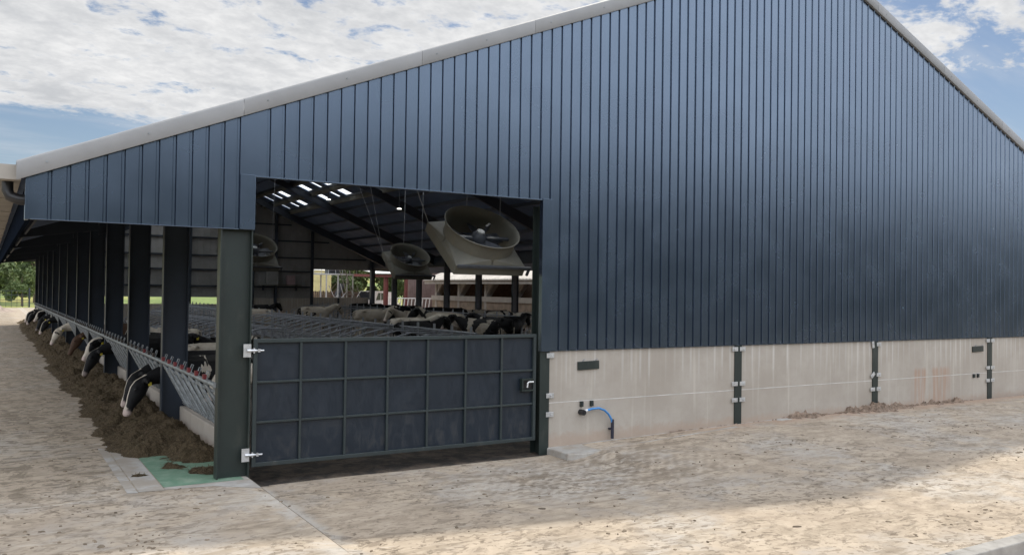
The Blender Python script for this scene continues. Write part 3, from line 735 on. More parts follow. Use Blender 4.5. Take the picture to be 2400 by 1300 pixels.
m = MB(); m.box(25.9, YE - .02, 0, 26.05, YE + .07, 2.05); m.build('column', 'dark_steel', shed)

# ================================================================== GATE
gate = empty('metal_gate', (3.50, GY, 0), 0, 'dark blue steel yard gate of seven by three sheet squares in the shed opening', 'gate')
gx1 = 5.19; gz0, gz1 = .145, 2.105
m = MB(); m.box(.05, .055, gz0 + .02, gx1 - .03, .062, gz1 - .02); m.build('panel', 'gate_panel', gate)
m = MB(); tw = .062
for z in (gz0, gz1 - tw): m.box(tw, .0, z, gx1 - tw, .054, z + tw)
for x in (0, gx1 - tw): m.box(x, -.002, gz0 - .001, x + tw, .056, gz1 + .001)
bevel(m.build('frame', 'gate_frame', gate), .006)
m = MB()
wds = [.71, .735, .735, .735, .735, .735, .735]; x = 0.0; cuts = []
for q in range(1, 7):
    x = gx1 * q / 7 + .01; cuts.append(x); m.box(x - .019, .012, gz0 + tw, x + .019, .054, gz1 - tw)
xs_ = [tw] + [c for c in cuts] + [gx1 - tw]
for zq in (gz0 + (gz1 - gz0) * .345, gz0 + (gz1 - gz0) * .66):
    for a, b in zip(xs_, xs_[1:]):
        m.box(a + (.0195 if a != tw else 0), .014, zq - .017, b - (.0195 if b != gx1 - tw else 0), .054, zq + .017)
bevel(m.build('brace', 'gate_frame', gate), .004)
m = MB(); bx0, bx1, bz0, bz1 = gx1 - .32, gx1 - tw - .002, 1.06, 1.29
m.box(bx0, -.03, bz0, bx0 + .03, .05, bz1); m.box(bx0 + .03, -.03, bz0, bx1, .05, bz0 + .03); m.box(bx0 + .03, -.03, bz1 - .03, bx1, .05, bz1)
lb = m.build('latch_box', 'green_steel', gate)
m = MB(); m.box(bx0 + .031, .03, bz0 + .031, bx1, .049, bz1 - .031); m.build('recess', 'black_plastic', lb)
m = MB(); m.tube([(bx0 + .12, -.02, bz0 + .07), (bx0 + .115, -.04, bz0 + .15), (bx0 + .13, -.04, bz0 + .17), (bx1 - .01, -.03, bz0 + .17)], .014, 6); m.build('latch_handle', 'white_paint', lb)
for z in (1.93, .34):
    m = MB(); m.box(-.155, -.012, z - .10, -.04, .0, z + .10); m.tube([(-.10, -.02, z), (-.04, -.035, z), (.03, -.035, z)], .022, 6)
    m.tube([(.03, -.035, z), (.15, -.035, z)], .014, 6); m.box(.055, -.052, z - .025, .09, -.018, z + .025); m.tube([(.0, -.035, z - .04), (.0, -.035, z + .04)], .012, 6)
    m.build('hinge', 'zinc', gate)

# ================================================================== FEED BARRIERS
ord_ = ['first', 'second', 'third', 'fourth', 'fifth', 'sixth', 'seventh', 'eighth', 'ninth', 'tenth', 'eleventh', 'twelfth']
def lean(z): return 3.41 - (z - .55) * (.44 / .86)
NKR = None
fb = empty('feed_barrier', (0, GY, 0), 0, '', 'feed barrier', 'slanted feed barriers between the columns of the open side')
m = MB(); m.tube([(lean(1.41), .02, 1.41), (lean(1.41), BAY - .02, 1.41)], .042, 8); m.build('top_rail', 'galv', fb, smooth=True)
m = MB(); m.tube([(lean(1.27), .06, 1.27), (lean(1.27), BAY - .06, 1.27)], .022, 6); m.build('upper_rail', 'galv', fb, smooth=True)
m = MB(); m.tube([(lean(.56), .06, .56), (lean(.56), BAY - .06, .56)], .026, 6); m.build('bottom_rail', 'galv', fb, smooth=True)
m = MB(); nk = 7; pit = (BAY - .5) / nk
for k in range(nk + 1):
    y = .25 + k * pit
    m.tube([(lean(.56), y, .56), (lean(1.40), y, 1.40)], .021, 6)
    if k < nk:
        m.tube([(lean(.56) - .03, y + .13, .56), (lean(.95) - .03, y + .20, .95), (lean(1.36) - .03, y + .40, 1.36)], .019, 6)
        m.tube([(lean(.56) - .02, y + .52, .56), (lean(1.36) - .02, y + .60, 1.36)], .017, 6)
        m.tube([(lean(.56), y + .33, .56), (lean(.80), y + .36, .80), (lean(1.0), y + .44, 1.0), (lean(1.30), y + .46, 1.30)], .017, 6)
m.build('bars', 'galv', fb, smooth=True)
dark_block = None
for k in range(nk):
    y = .25 + k * pit + .36
    m = MB(); m.box(lean(1.47) - .025, y, 1.445, lean(1.47) + .025, y + .09, 1.52)
    lt = m.build('locking_block', 'red_plastic', fb)
    m = MB(); xt = lean(1.44)
    m.tube([(xt, y - .02, 1.42), (xt + .05, y - .03, 1.57), (xt + .05, y + .13, 1.57), (xt, y + .12, 1.42)], .008, 5); m.build('lock_loop', 'galv', lt)
for k in range(NB):
    o = fb if k == 0 else copy_tree(fb)
    o.location = (0, GY + .10 + BAY * k, 0)
    if True:
        for ch in list(o.children):
            if ch.name.startswith('locking_block'):
                ch.material_slots[0].link = 'OBJECT'; ch.material_slots[0].material = M['red_plastic' if ((k == 1 and rs.random() < .4) or (k == 0 and rs.random() < .75)) else 'latch_dark']
    o['label'] = 'grey galvanised feed barrier leaning over the dwarf wall, %s bay behind the corner post' % ord_[k]

# ================================================================== COWS
def ring(c, d, hw, hh, n=14):
    d = d.normalized(); side = Vector((0, 1, 0)); up = side.cross(d) * -1
    if up.length < 1e-4: up = Vector((0, 0, 1))
    up.normalize()
    return [c + side * hw * math.cos(q * math.tau / n) + up * hh * math.sin(q * math.tau / n) for q in range(n)]
TRUNK = [(-.80, 0, 1.20, .07, .10), (-.76, 0, 1.19, .17, .19), (-.62, 0, 1.16, .25, .26), (-.40, 0, 1.10, .275, .33), (-.1, 0, 1.04, .315, .385), (.22, 0, 1.03, .305, .39), (.46, 0, 1.08, .245, .345), (.62, 0, 1.14, .18, .27)]
def make_cow(pose):
    """one welded body; returns a mesh. local +x = forward, z = 0 at the hooves"""
    if pose == 'feed':
        neck = [(.80, 0, 1.12, .15, .235), (1.02, .01, 1.08, .125, .195), (1.20, .03, 1.03, .10, .15)]
        head = [(1.325, .05, .975, .10, .125), (1.425, .08, .885, .128, .165), (1.49, .11, .785, .135, .175), (1.575, .15, .64, .10, .14), (1.645, .18, .51, .070, .095), (1.69, .20, .41, .088, .088), (1.715, .21, .34, .090, .078), (1.72, .215, .30, .06, .05)]
    elif pose == 'lift':
        neck = [(.82, 0, 1.20, .15, .22), (1.02, 0, 1.22, .12, .175), (1.19, .01, 1.23, .10, .145)]
        head = [(1.31, .02, 1.22, .10, .125), (1.42, .06, 1.16, .128, .165), (1.50, .10, 1.07, .135, .175), (1.60, .14, .95, .10, .14), (1.68, .18, .83, .07, .095), (1.74, .21, .74, .086, .088), (1.775, .225, .68, .088, .078), (1.785, .23, .65, .06, .05)]
    else:
        neck = [(.78, 0, 1.26, .145, .22), (.92, 0, 1.36, .115, .165), (1.05, .01, 1.45, .095, .13)]
        head = [(1.15, .03, 1.49, .10, .12), (1.25, .06, 1.45, .128, .165), (1.33, .09, 1.36, .135, .17), (1.43, .13, 1.25, .10, .135), (1.51, .16, 1.15, .07, .095), (1.565, .18, 1.07, .086, .088), (1.59, .19, 1.02, .088, .078), (1.60, .195, .99, .06, .05)]
    st = TRUNK + neck + head
    pts = [Vector(s[:3]) for s in st]
    m = MB(); rings = []
    for k, s in enumerate(st):
        d = pts[min(k + 1, len(st) - 1)] - pts[max(k - 1, 0)]
        rings.append(ring(pts[k], d, s[3], s[4]))
    m.loft(rings)
    for sy in (-1, 1):
        for path in ([(.40, .15 * sy, .95, .13), (.42, .17 * sy, .66, .085), (.43, .17 * sy, .43, .058), (.42, .17 * sy, .22, .044), (.43, .17 * sy, .10, .052), (.46, .17 * sy, .015, .066)],
                     [(-.55, .17 * sy, 1.0, .19), (-.47, .20 * sy, .76, .14), (-.60, .20 * sy, .52, .07), (-.63, .20 * sy, .42, .056), (-.58, .20 * sy, .2, .045), (-.56, .20 * sy, .1, .052), (-.52, .20 * sy, .015, .066)]):
            m.tube([p[:3] for p in path], 0, 10, [p[3] for p in path])
        # ear
        hp = pts[len(TRUNK) + len(neck)]; hd = (pts[len(TRUNK) + len(neck) + 3] - hp).normalized(); upv = Vector((0, 1, 0)).cross(hd) * -1
        e0 = hp + Vector((0, .08 * sy, 0)) + upv * .06; e1 = e0 + Vector((-.03, .11 * sy, -.015)); e2 = e0 + Vector((-.02, .24 * sy, -.06))
        m.tube([e0, e1, e2], 0, 8, [.032, .062, .02])
        ec = pts[len(TRUNK) + len(neck) + 2] + Vector((0, .105 * sy, 0)) + upv * .075
        m.tube([ec - hd * .05, ec, ec + hd * .05], 0, 8, [.02, .042, .02])
    # hip bones, spine ridge, brisket, udder, tail
    for sy in (-1, 1): m.tube([(-.38, .16 * sy, 1.36), (-.44, .22 * sy, 1.37), (-.5, .17 * sy, 1.34)], .055, 8)
    m.tube([(-.74, 0, 1.36), (-.3, 0, 1.40), (.2, 0, 1.40), (.55, 0, 1.42)], .05, 8)
    m.tube([(.40, 0, .72), (.58, 0, .80), (.70, 0, .95)], 0, 8, [.10, .12, .10])
    m.loft([ring(Vector((-.52, 0, .70)), Vector((1, 0, 0)), .08, .08), ring(Vector((-.40, 0, .64)), Vector((1, 0, 0)), .17, .15), ring(Vector((-.22, 0, .68)), Vector((1, 0, 0)), .13, .12), ring(Vector((-.1, 0, .74)), Vector((1, 0, 0)), .05, .05)])
    m.tube([(-.74, 0, 1.36), (-.86, 0, 1.30), (-.90, 0, 1.0), (-.89, 0, .7), (-.90, 0, .48)], 0, 8, [.045, .035, .026, .03, .04])
    o = m.build('body', 'coat')
    rm = o.modifiers.new('weld', 'REMESH'); rm.mode = 'VOXEL'; rm.voxel_size = .021; rm.use_smooth_shade = True
    sm_ = o.modifiers.new('soft', 'SMOOTH'); sm_.iterations = 5; sm_.factor = .5
    dg = bpy.context.evaluated_depsgraph_get(); me = bpy.data.meshes.new_from_object(o.evaluated_get(dg))
    bpy.data.objects.remove(o)
    # markings mask
    at = me.attributes.new('mask', 'FLOAT_COLOR', 'POINT')
    h0 = len(TRUNK) + len(neck); hpts = pts[h0:]; hup = (Vector((0, 1, 0)).cross((hpts[-1] - hpts[0]).normalized()) * -1).normalized()
    axis = (hpts[-1] - hpts[0]); L = axis.length; axis.normalize()
    data = []
    for v in me.vertices:
        p = v.co; r = p - hpts[0]; tt = r.dot(axis) / L
        ish = 1.0 if (tt > -.12 and r.length < L * 1.35) else 0.0
        c = hpts[0] + axis * max(0, min(1, tt)) * L; lat = abs((p - c).y); top = (p - c).dot(hup)
        blaze = min(1.0, lat / .115 + (0.0 if top > 0.0 else min(1, -top / .08)))
        if tt > .8: blaze *= .55
        if abs(tt - .33) < .045 and abs(lat - .105) < .03 and top > -.02: blaze = 2.0     # eye
        muzz = 1.0 if tt > .90 else max(0.0, (tt - .84) / .06)
        sock = 1.0 if (p.z < .30 or (p.z < .80 and abs(p.y) < .16 and p.x < .1)) else 0.0
        data += [min(blaze, 2.0), muzz if ish else 0.0, sock if not ish else 0.0, ish]
    at.data.foreach_set('color', data)
    me.name = 'cow_body'
    return me, hpts[0], [hpts[2] + Vector((0, .135 * sy, 0)) + hup * .085 for sy in (-1, 1)]
COW = {p: make_cow(p) for p in ('feed', 'lift', 'stand')}
def cow(pose, x, y, deg, white, blaze, label, brown=0.0, group=None, tagged=True, z=0.0, sc=1.0):
    me, hp, eyes = COW[pose]
    o = bpy.data.objects.new('cow', me); COL.objects.link(o)
    o.location = (x, y, z); o.rotation_euler = (0, 0, R_(deg)); o.color = (white, blaze, brown, 1); o.scale = (sc, sc, sc)
    tag(o, label, 'cow', group)
    if tagged:
        for s in (-1, 1):
            m = MB(); m.box(-.03, -.006, -.04, .03, .006, .03, Matrix.Translation(hp + Vector((-.02,   .25 * s, -.04))))
            m.build('ear_tag', 'tag_yellow', o)
        for ep in eyes:
            m = MB(); m.tube([ep + Vector((0, 0, k_)) for k_ in (-.024, -.012, 0, .012, .024)], 0, 8, [.004, .02, .024, .02, .004]); m.build('eye', 'black_gloss', o, smooth=True)
    return o
GF = 'cows eating through the feed barrier'
# muzzle reach is about 1.56 in front of the cow's origin
cow('feed', 4.10, 18.75, 184, .28, .36, 'nearest feeding cow, black with broad white blaze and pink muzzle beside the second post', group=GF)
cow('feed', 4.22, 20.2, 186, .20, .2, 'black cow with thin white face stripe feeding just behind the nearest feeding cow', group=GF)
cow('lift', 4.20, 28.5, 188, .22, .75, 'black cow with white nose lifting its head over the feed in the fourth bay', group=GF)
cow('feed', 4.1, 27.3, 184, .16, .14, 'black cow with short white face mark feeding below the cow lifting its head', group=GF)
cow('feed', 4.35, 35.4, 180, .10, .02, 'dark brown cow without face marks eating from the silage in the fifth bay', brown=.8, group=GF)
cow('feed', 4.1, 41.6, 182, .66, 1.7, 'white faced cow eating from the silage in the sixth bay', group=GF)
cow('feed', 4.1, 50.3, 176, .25, .5, 'black cow with white patches round its face in the eighth bay of the barrier', group=GF)
cow('feed', 4.1, 54.2, 180, .22, .12, 'black cow feeding in the ninth bay beside the cow with a patched face', group=GF)
cow('lift', 4.2, 58.6, 184, .45, .8, 'black and white cow with raised head in the tenth bay of the barrier', group=GF, tagged=False)
cow('feed', 3.95, 62.5, 180, .3, .3, 'small far cow feeding in the eleventh bay of the barrier', group=GF, tagged=False)
cow('feed', 3.95, 66.5, 183, .5, .6, 'last pale faced cow at the far end of the barrier', group=GF, tagged=False)
GI = 'cows standing inside the shed'
cow('lift', 5.45, 17.75, 180, .95, 1.9, 'cream white cow holding its head behind the barrier beside the corner post', group=GI, sc=.95)
cow('stand', 4.95, 22.9, 8, .62, .1, 'white and black cow standing side-on between the second and corner posts', group=GI)
cow('stand', 6.0, 25.5, 200, .3, .3, 'dark cow standing behind the white and black cow at the barrier', group=GI)
cow('stand', 5.6, 31.5, 170, .55, .4, 'grey white cow seen between the third and second posts', group=GI)
spots = [
 (15.5, 46.0, -4, .52, 1.5, .55, 1.05, 'pale cow with turned white head in front of the far concrete panels'),
 (11.7, 43.5, 172, .70, 1.5, .55, 1.0, 'cream white cow in the stalls right of the corner post'),
 (14.6, 53.8, 10, .12, .3, 0, 1.0, 'black cow with small white head mark below the far wall shelf'),
 (15.4, 37.6, 8, .68, .2, .55, 1.1, 'large dirty white cow standing side-on in the middle of the gateway view'),
 (17.2, 36.6, 184, .60, 1.6, .55, 1.05, 'pale cow overlapping the rump of the large dirty white cow'),
 (14.0, 30.2, -12, .45, 1.8, 0, 1.0, 'cow with a yellowish white head turned right beside the black cow'),
 (12.75, 27.0, 6, .08, .05, 0, 1.0, 'black cow with plain dark rump at the nearest stall rail'),
 (16.0, 31.2, 118, .60, .3, .55, 1.12, 'dirty white cow seen from behind left of the black and white pair'),
 (16.2, 28.6, 120, .42, .4, .4, 1.0, 'black and white cow with dark flank patch, left one of the pair'),
 (17.4, 29.4, 110, .38, .35, .4, 1.02, 'black and white cow with white shoulder, right one of the pair'),
 (18.9, 30.8, 20, .22, .3, 0, 1.0, 'mostly black cow behind the slanted stall bars at the right jamb'),
 (19.5, 45.0, 5, .3, .3, 0, 1.0, 'dark cow between the middle stalls and the far line of backs'),
]
for x, y, d, wv, bl, br, sc, lab in spots: cow('stand', x, y, d, wv, bl, lab, br, GI, tagged=False, z=.36, sc=sc)
GR = 'line of cows toward the open right side'
for k, (y, wv, br) in enumerate([(60.5, .2, 0), (58.6, .35, 0), (56.5, .12, 0), (54.6, .1, 0), (52.4, .15, .2), (50.2, .3, 0), (48.1, .12, 0), (46.2, .2, .5), (44.4, .3, .3), (42.6, .45, .6), (40.9, .3, .7), (39.2, .5, .2), (37.4, .6, 0), (35.6, .2, 0), (33.9, .35, .2)]):
    cow('feed' if k % 3 else 'lift', 23.9 + .5 * math.sin(k * 2.1), y, 4 + 9 * math.sin(k * 1.7), wv, .3, '%s cow from the far end in the line of backs beyond the stalls' % (ord_ + ['thirteenth', 'fourteenth', 'fifteenth'])[k], br, GR, tagged=False, z=.36)

# ================================================================== CUBICLES
def row(xc, y0, y1, sides, label):
    e = empty('cubicle_row', (xc, y0, 0), 0, label, 'stall row', 'rows of tubular cow stalls')
    L = y1 - y0
    for z in (1.46, 1.65):
        m = MB(); m.tube([(0, 0, z), (0, L, z)], .03, 6); m.build('rail', 'tube_dark', e, smooth=True)
    proto = {}
    for s in sides:
        m = MB(); X = lambda a: a * s
        m.tube([(X(.05), 0, 1.56), (X(.75), 0, 1.56), (X(1.35), 0, 1.42), (X(1.85), 0, 1.26), (X(2.02), 0, 1.16), (X(2.08), 0, 1.02), (X(2.0), 0, .89), (X(1.8), 0, .81), (X(1.2), 0, .76), (X(.5), 0, .74), (X(.05), 0, .76)], .029, 6)
        proto[s] = m.mesh('divider', 'tube_dark', True)
    m = MB(); m.tube([(0, 0, .2), (0, 0, 1.83)], .04, 6); pm = m.mesh('post', 'tube_dark', True)
    k = 0; y = .3
    while y < L:
        for s in sides:
            o = bpy.data.objects.new('divider', proto[s]); COL.objects.link(o); o.parent = e; o.location = (0, y, 0)
        o = bpy.data.objects.new('post', pm); COL.objects.link(o); o.parent = e; o.location = (0, y, 0)
        y += 1.2
    for s in sides:
        m = MB(); m.box(min(.1 * s, 2.3 * s), 0, -.1, max(.1 * s, 2.3 * s), L, .44); m.build('bed', 'dirt_floor', e)
row(8.3, 27.5, 50, (-1,), 'single row of grey tube cow stalls nearest the feed barrier')
row(12.05, 21.5, 66, (-1, 1), 'double row of grey tube cow stalls in the middle of the shed')
row(22.1, 25.0, 66, (-1,), 'single row of grey tube cow stalls toward the right hand columns')
e = empty('rail_fence', (28.35, 40, 0), 0, 'long grey tube rail in front of the right hand columns', 'rail')
for z in (.5, .9, 1.3):
    m = MB(); m.tube([(0, 0, z), (0, 30.5, z)], .028, 6); m.build('rail', 'tube_dark', e)
for k in range(16):
    m = MB(); m.tube([(0, k * 2.0 + .2, -.05), (0, k * 2.0 + .2, 1.45)], .032, 6); m.build('post', 'tube_dark', e)

# ================================================================== FANS
def make_fan():
    f = empty('ventilation_fan', (0, 0, 0), 0, '', 'fan', 'cream ventilation fans hung from the shed roof')
    s = .747
    m = MB()                       # square box with sloping corner gussets around the throat
    n = 40
    def sq(q):
        a = q * math.tau / n; c, d = math.cos(a), math.sin(a); k = 1 / max(abs(c), abs(d)); return c * k * s, d * k * s
    lo, hi, th = [], [], []
    for q in range(n):
        x, y = sq(q); a = q * math.tau / n
        lo.append((x, y, -.17)); hi.append((x, y, .02)); th.append((.665 * math.cos(a), .665 * math.sin(a), .10))
    m.loft([lo, hi], cap=False)
    o = m.build('housing', 'cream_panel', f)
    m = MB()
    for cx, cy in ((-1, -1), (1, -1), (1, 1), (-1, 1)):
        c = Vector((cx * s, cy * s, .02)); p1 = Vector((cx * s, cy * .06, .02)); p2 = Vector((cx * .06, cy * s, .02)); a = math.atan2(cy, cx)
        arc = [Vector((.70 * math.cos(a + t_), .70 * math.sin(a + t_), .14)) for t_ in [(-.75 + 1.5 * k / 8) for k in range(9)]]
        base = [Vector((*( (p1 if (cx * cy > 0) == False else p2).xy), .02))]
        tri = [c + Vector((0, 0, 0))]
        for k in range(8): m.face([tri[0], arc[k], arc[k + 1]])
        m.face([c, Vector((cx * s, 0, .02)), arc[0] if abs(arc[0].y) < abs(arc[-1].y) else arc[-1]])
        m.face([c, Vector((0, cy * s, .02)), arc[-1] if abs(arc[0].y) < abs(arc[-1].y) else arc[0]])
    m.build('corner_gusset', 'cream_panel', f)
    m = MB(); rings = []
    for r, z in ((.735, -.02), (.712, .02), (.70, .08), (.697, .18), (.702, .28), (.715, .36), (.735, .41), (.752, .425), (.755, .435), (.745, .443), (.725, .43), (.70, .36), (.688, .28), (.683, .18), (.686, .05), (.69, -.08)):
        rings.append([(r * math.cos(q * math.tau / 56), r * math.sin(q * math.tau / 56), z) for q in range(56)])
    m.loft(rings, cap=False); c = m.build('cone', 'cream_panel', f, smooth=True)
    for k in range(6):
        a = k * math.tau / 6 + .3; m = MB(); ca, sa = math.cos(a), math.sin(a)
        pr = []
        for r, wd, tw in ((.10, .06, .06), (.35, .11, .05), (.62, .12, .03)):
            pr.append([(r * ca - wd * sa, r * sa + wd * ca, .10 + tw), (r * ca + wd * sa, r * sa - wd * ca, .10 - tw), (r * ca + wd * sa, r * sa - wd * ca, .094 - tw), (r * ca - wd * sa, r * sa + wd * ca, .094 + tw)])
        m.loft(pr); m.build('blade', 'fan_dark', f)
    m = MB(); m.tube([(0, 0, .02), (0, 0, .15), (0, 0, .24), (0, 0, .30)], 0, 16, [.13, .15, .14, .09]); m.build('motor', 'fan_dark', f, smooth=True)
    m = MB(); m.tube([(0, 0, .30), (0, 0, .335)], .075, 14); m.build('hub', 'light_metal', f)
    m = MB(); m.box(-.66, -.035, .16, .66, .035, .20); m.box(-.05, -.02, .22, .12, .02, .36, Matrix.Rotation(.7, 4, 'Z') @ Matrix.Translation((.28, 0, 0))); m.build('motor_beam', 'fan_dark', f)
    m = MB(); m.box(-s + .02, -s - .045, .0, s + .10, -s - .004, .05); m.build('mounting_rail', 'fan_dark', f)
    m = MB(); m.box(s + .05, -s - .044, -.14, s + .095, -s - .006, -.001); m.build('rail_end', 'fan_dark', f)
    m = MB(); m.box(-s + .05, -.03, -.16, s - .05, .03, -.13); m.build('cross_rail', 'fan_dark', f)
    return f
FT = R_(35.6)
fan = make_fan()
for i, (x, y, z, lab) in enumerate([(8.01, 14.35, 3.76, 'nearest and largest looking tilted cream fan hanging just inside the gate opening'),
                                   (13.21, 28.84, 3.83, 'middle tilted cream fan hanging to the left of the largest looking fan'),
                                   (7.96, 30.31, 4.03, 'tilted cream fan half hidden behind the corner post')]):
    o = fan if i == 0 else copy_tree(fan)
    o.location = (x, y, z); o.rotation_euler = (FT, 0, 0); o['label'] = lab
    Mx = Matrix.Rotation(-FT, 4, 'X')
    m = MB()
    for cx, cy in ((-.74, .74), (.1, .74), (.76, .5)):
        p = Vector((cx, cy, .03)); q = Matrix.Rotation(FT, 4, 'X') @ p
        top = Vector((x + q.x - .9 * (1 if cx < 0 else -.15), y + q.y + .15, 0)); zt = roof_z(top.x) - .3
        a = Mx @ Vector((top.x - x, top.y - y, zt - z)); m.tube([p, a], .007, 5)
    m.build('suspension_cable', 'tube_dark', o)

# ================================================================== SMALL THINGS ON THE WALL
def plate(x0, x1, z0, z1, lab):
    o = empty('cover_plate', (x0, GY, z0), 0, lab, 'plate', 'dark green cover plates on the concrete panels')
    m = MB(); m.box(0, -.006, 0, x1 - x0, .026, z1 - z0, Matrix.Rotation(R_(-1.5), 4, 'Y')); bevel(m.build('plate', 'green_steel', o), .004)
    m = MB()
    for fx in (.2, .8): m.tube([((x1 - x0) * fx, .02, z1 - z0 - .02), ((x1 - x0) * fx + .02, -.012, z1 - z0 + .03), ((x1 - x0) * fx + .05, -.012, z1 - z0 + .05)], .008, 5)
    m.build('hook', 'tube_dark', o)
plate(9.65, 10.155, 1.40, 1.56, 'dark green plate on the panel above the blue water pipe')
plate(22.95, 23.47, 1.40, 1.55, 'dark green plate on the panel beside the rightmost bracketed column')
for x, z, lab in ((9.745, .70, 'dark clip block on the wall over the black tap of the blue pipe'), (9.985, .70, 'dark clip block on the wall above the bend of the blue pipe'),
                  (23.02, .70, 'left one of two small dark blocks below the rightmost plate'), (23.22, .70, 'right one of two small dark blocks below the rightmost plate')):
    o = empty('wall_block', (x, GY, z), 0, lab, 'wall block', 'small dark blocks fixed to the concrete panels')
    m = MB(); m.box(-.035, -.02, 0, .035, .026, .105); bevel(m.build('block', 'green_steel', o), .006)
    m = MB(); m.tube([(0, -.028, .055), (0, -.02, .055)], .012, 6); m.build('screw', 'dark_steel', o)
o = empty('water_pipe', (9.75, GY, .62), 0, 'blue bent water pipe with black tap and dark lower sleeve on the concrete panel', 'water pipe')
m = MB(); m.tube([(.10, -.05, .015), (.20, -.06, .035), (.36, -.06, .04), (.50, -.06, -.01), (.60, -.06, -.09), (.67, -.06, -.19), (.695, -.06, -.28)], .022, 10); m.build('hose', 'blue_pipe', o, smooth=True)
m = MB(); m.tube([(.70, -.06, -.20), (.70, -.06, -.57)], .033, 10); m.box(.66, -.05, -.40, .74, .024, -.37); m.build('sleeve', 'navy_sleeve', o, smooth=True)
m = MB(); m.tube([(-.02, .02, -.02), (-.02, -.10, -.02)], 0, 12, [.055, .055]); m.tube([(-.02, -.10, -.02), (-.02, -.11, -.02)], .02, 8); m.build('tap_body', 'black_plastic', o)
m = MB(); m.tube([(.03, -.05, -.005), (.09, -.05, .012)], 0, 10, [.03, .036]); m.tube([(.70, -.06, -.56), (.70, -.06, -.585)], .018, 8); m.build('pipe_coupling', 'zinc', o)

# lamps under the roof
for k, (x, y, lab) in enumerate([(18.3, 52.0, 'white lamp under the roof right of the roof lights'), (20.5, 46.0, 'white lamp under the roof over the middle fan'), (17.5, 67.0, 'white lamp under the roof above the fan behind the post')]):
    o = empty('ceiling_lamp', (x, y, roof_z(x) - 1.6), 0, lab, 'lamp', 'white lamps hanging under the roof')
    m = MB(); m.tube([(0, 0, -.06), (0, 0, .0)], 0, 10, [.14, .12]); m.build('lamp_glass', 'lamp_glow', o)
    m = MB(); m.tube([(0, 0, .0), (0, 0, .10), (0, 0, 1.3)], 0, 8, [.14, .03, .012]); m.build('lamp_housing', 'fan_dark', o)

# shelf with boxes on the far wall
o = empty('wall_shelf', (19.0, YE - .6, 3.05), 0, 'long pale shelf on the far wall behind the post', 'shelf')
m = MB(); m.box(0, 0, 0, 3.5, .45, .07); m.build('board', 'cream_panel', o)
m = MB(); m.box(.3, .1, -.4, .36, .45, 0); m.box(3.1, .1, -.4, 3.16, .45, 0); m.build('support', 'dark_steel', o)
for x, wv, h, mt, lab in ((19.6, .9, 1.2, 'inner_clad', 'beige crate on the left of the far wall shelf'), (21.3, .65, .75, 'pink_box', 'pinkish box on the right of the far wall shelf')):
    o = empty('crate', (x, YE - .55, 3.121), 0, lab, 'crate')
    m = MB(); m.box(0, 0, 0, wv, .38, h); bevel(m.build('box', mt, o), .02)
    m = MB(); m.box(-.02, -.02, h, wv + .02, .40, h + .05); m.build('lid', mt, o)
o = empty('control_cabinet', (3.72, 27.6, 0), 0, 'small grey white cabinet on a stand between the third and second posts', 'cabinet')
m = MB(); m.box(0, 0, .95, .5, .3, 1.75); bevel(m.build('box', 'light_metal', o), .02)
m = MB(); m.box(.1, .1, 0, .16, .16, .95); m.box(.34, .1, 0, .40, .16, .95); m.build('leg', 'galv', o)

# ================================================================== BEYOND THE SHED
# old shed to the right with open bays
ob = empty('old_cow_shed', (0, 0, 0), 0, 'old low cow shed with pale sheet roof and open bays beyond the right hand columns', 'shed')
m = MB()
X0, ZE = 34.3, 3.80
nr = 60; pts = []
y0, y1 = 40.0, 70.9
k = 0; yy = y0
prof = []
while yy < y1:
    prof += [(yy, 0), (yy + .18, .0), (yy + .24, .05), (yy + .34, .05), (yy + .40, 0)]; yy += .46
for (ya, za), (yb, zb) in zip(prof, prof[1:]):
    m.face([(X0, ya, ZE + za), (X0, yb, ZE + zb), (X0 + 11, yb, ZE + 4.0 + zb), (X0 + 11, ya, ZE + 4.0 + za)])
m.face([(X0, y0, ZE - .05), (X0 + 11, y0, ZE + 3.95), (X0 + 11, y1, ZE + 3.95), (X0, y1, ZE - .05)])
mat('old_roof', (0.52, 0.48, 0.43), 0.85, fn=simple(0.16, 0.7, ((0.30, 0.26, 0.20), 0.6)))
m.build('roof', 'old_roof', ob)
m = MB(); m.box(X0 - .06, y0, ZE - .38, X0 - .02, y1, ZE - .02); m.build('fascia', 'fibre_cement', ob)
m = MB(); m.tube([(X0 - .14, y0, ZE - .07), (X0 - .14, y1, ZE - .07)], .07, 6); m.build('gutter', 'fibre_cement', ob)
for yy in (70.1, 65.7, 61.0, 56.4, 51.8, 47.1, 42.4):
    m = MB(); m.box(35.0, yy - .17, 0, 35.35, yy + .17, 3.7)
    m.prism([(35.35, 3.7), (35.35, 2.3), (35.6, 2.5), (36.6, 3.9), (36.6, 4.3), (35.35, 3.95)], yy - .12, yy + .12)
    m.prism([(yy - .16, 3.45), (yy - 1.1, 3.45), (yy - .16, 2.6)], 35.08, 35.28, 'x'); m.build('post', 'fibre_cement', ob)
m = MB(); m.box(34.95, y0, 1.95, 35.03, y1, 2.38); m.build('feed_board', 'fibre_cement', ob)
m = MB(); m.box(35.04, y0, 0, 35.3, y1, 1.94); m.build('wall', 'blockwork', ob)
m = MB(); m.box(44.8, y0, 0, 45.0, y1, 7.4); m.box(35.4, y0, 0, 45, y0 + .2, 4.5); m.box(35.4, y1 - .2, 0, 45, y1, 4.0); m.build('back_wall', 'wood_dark', ob)
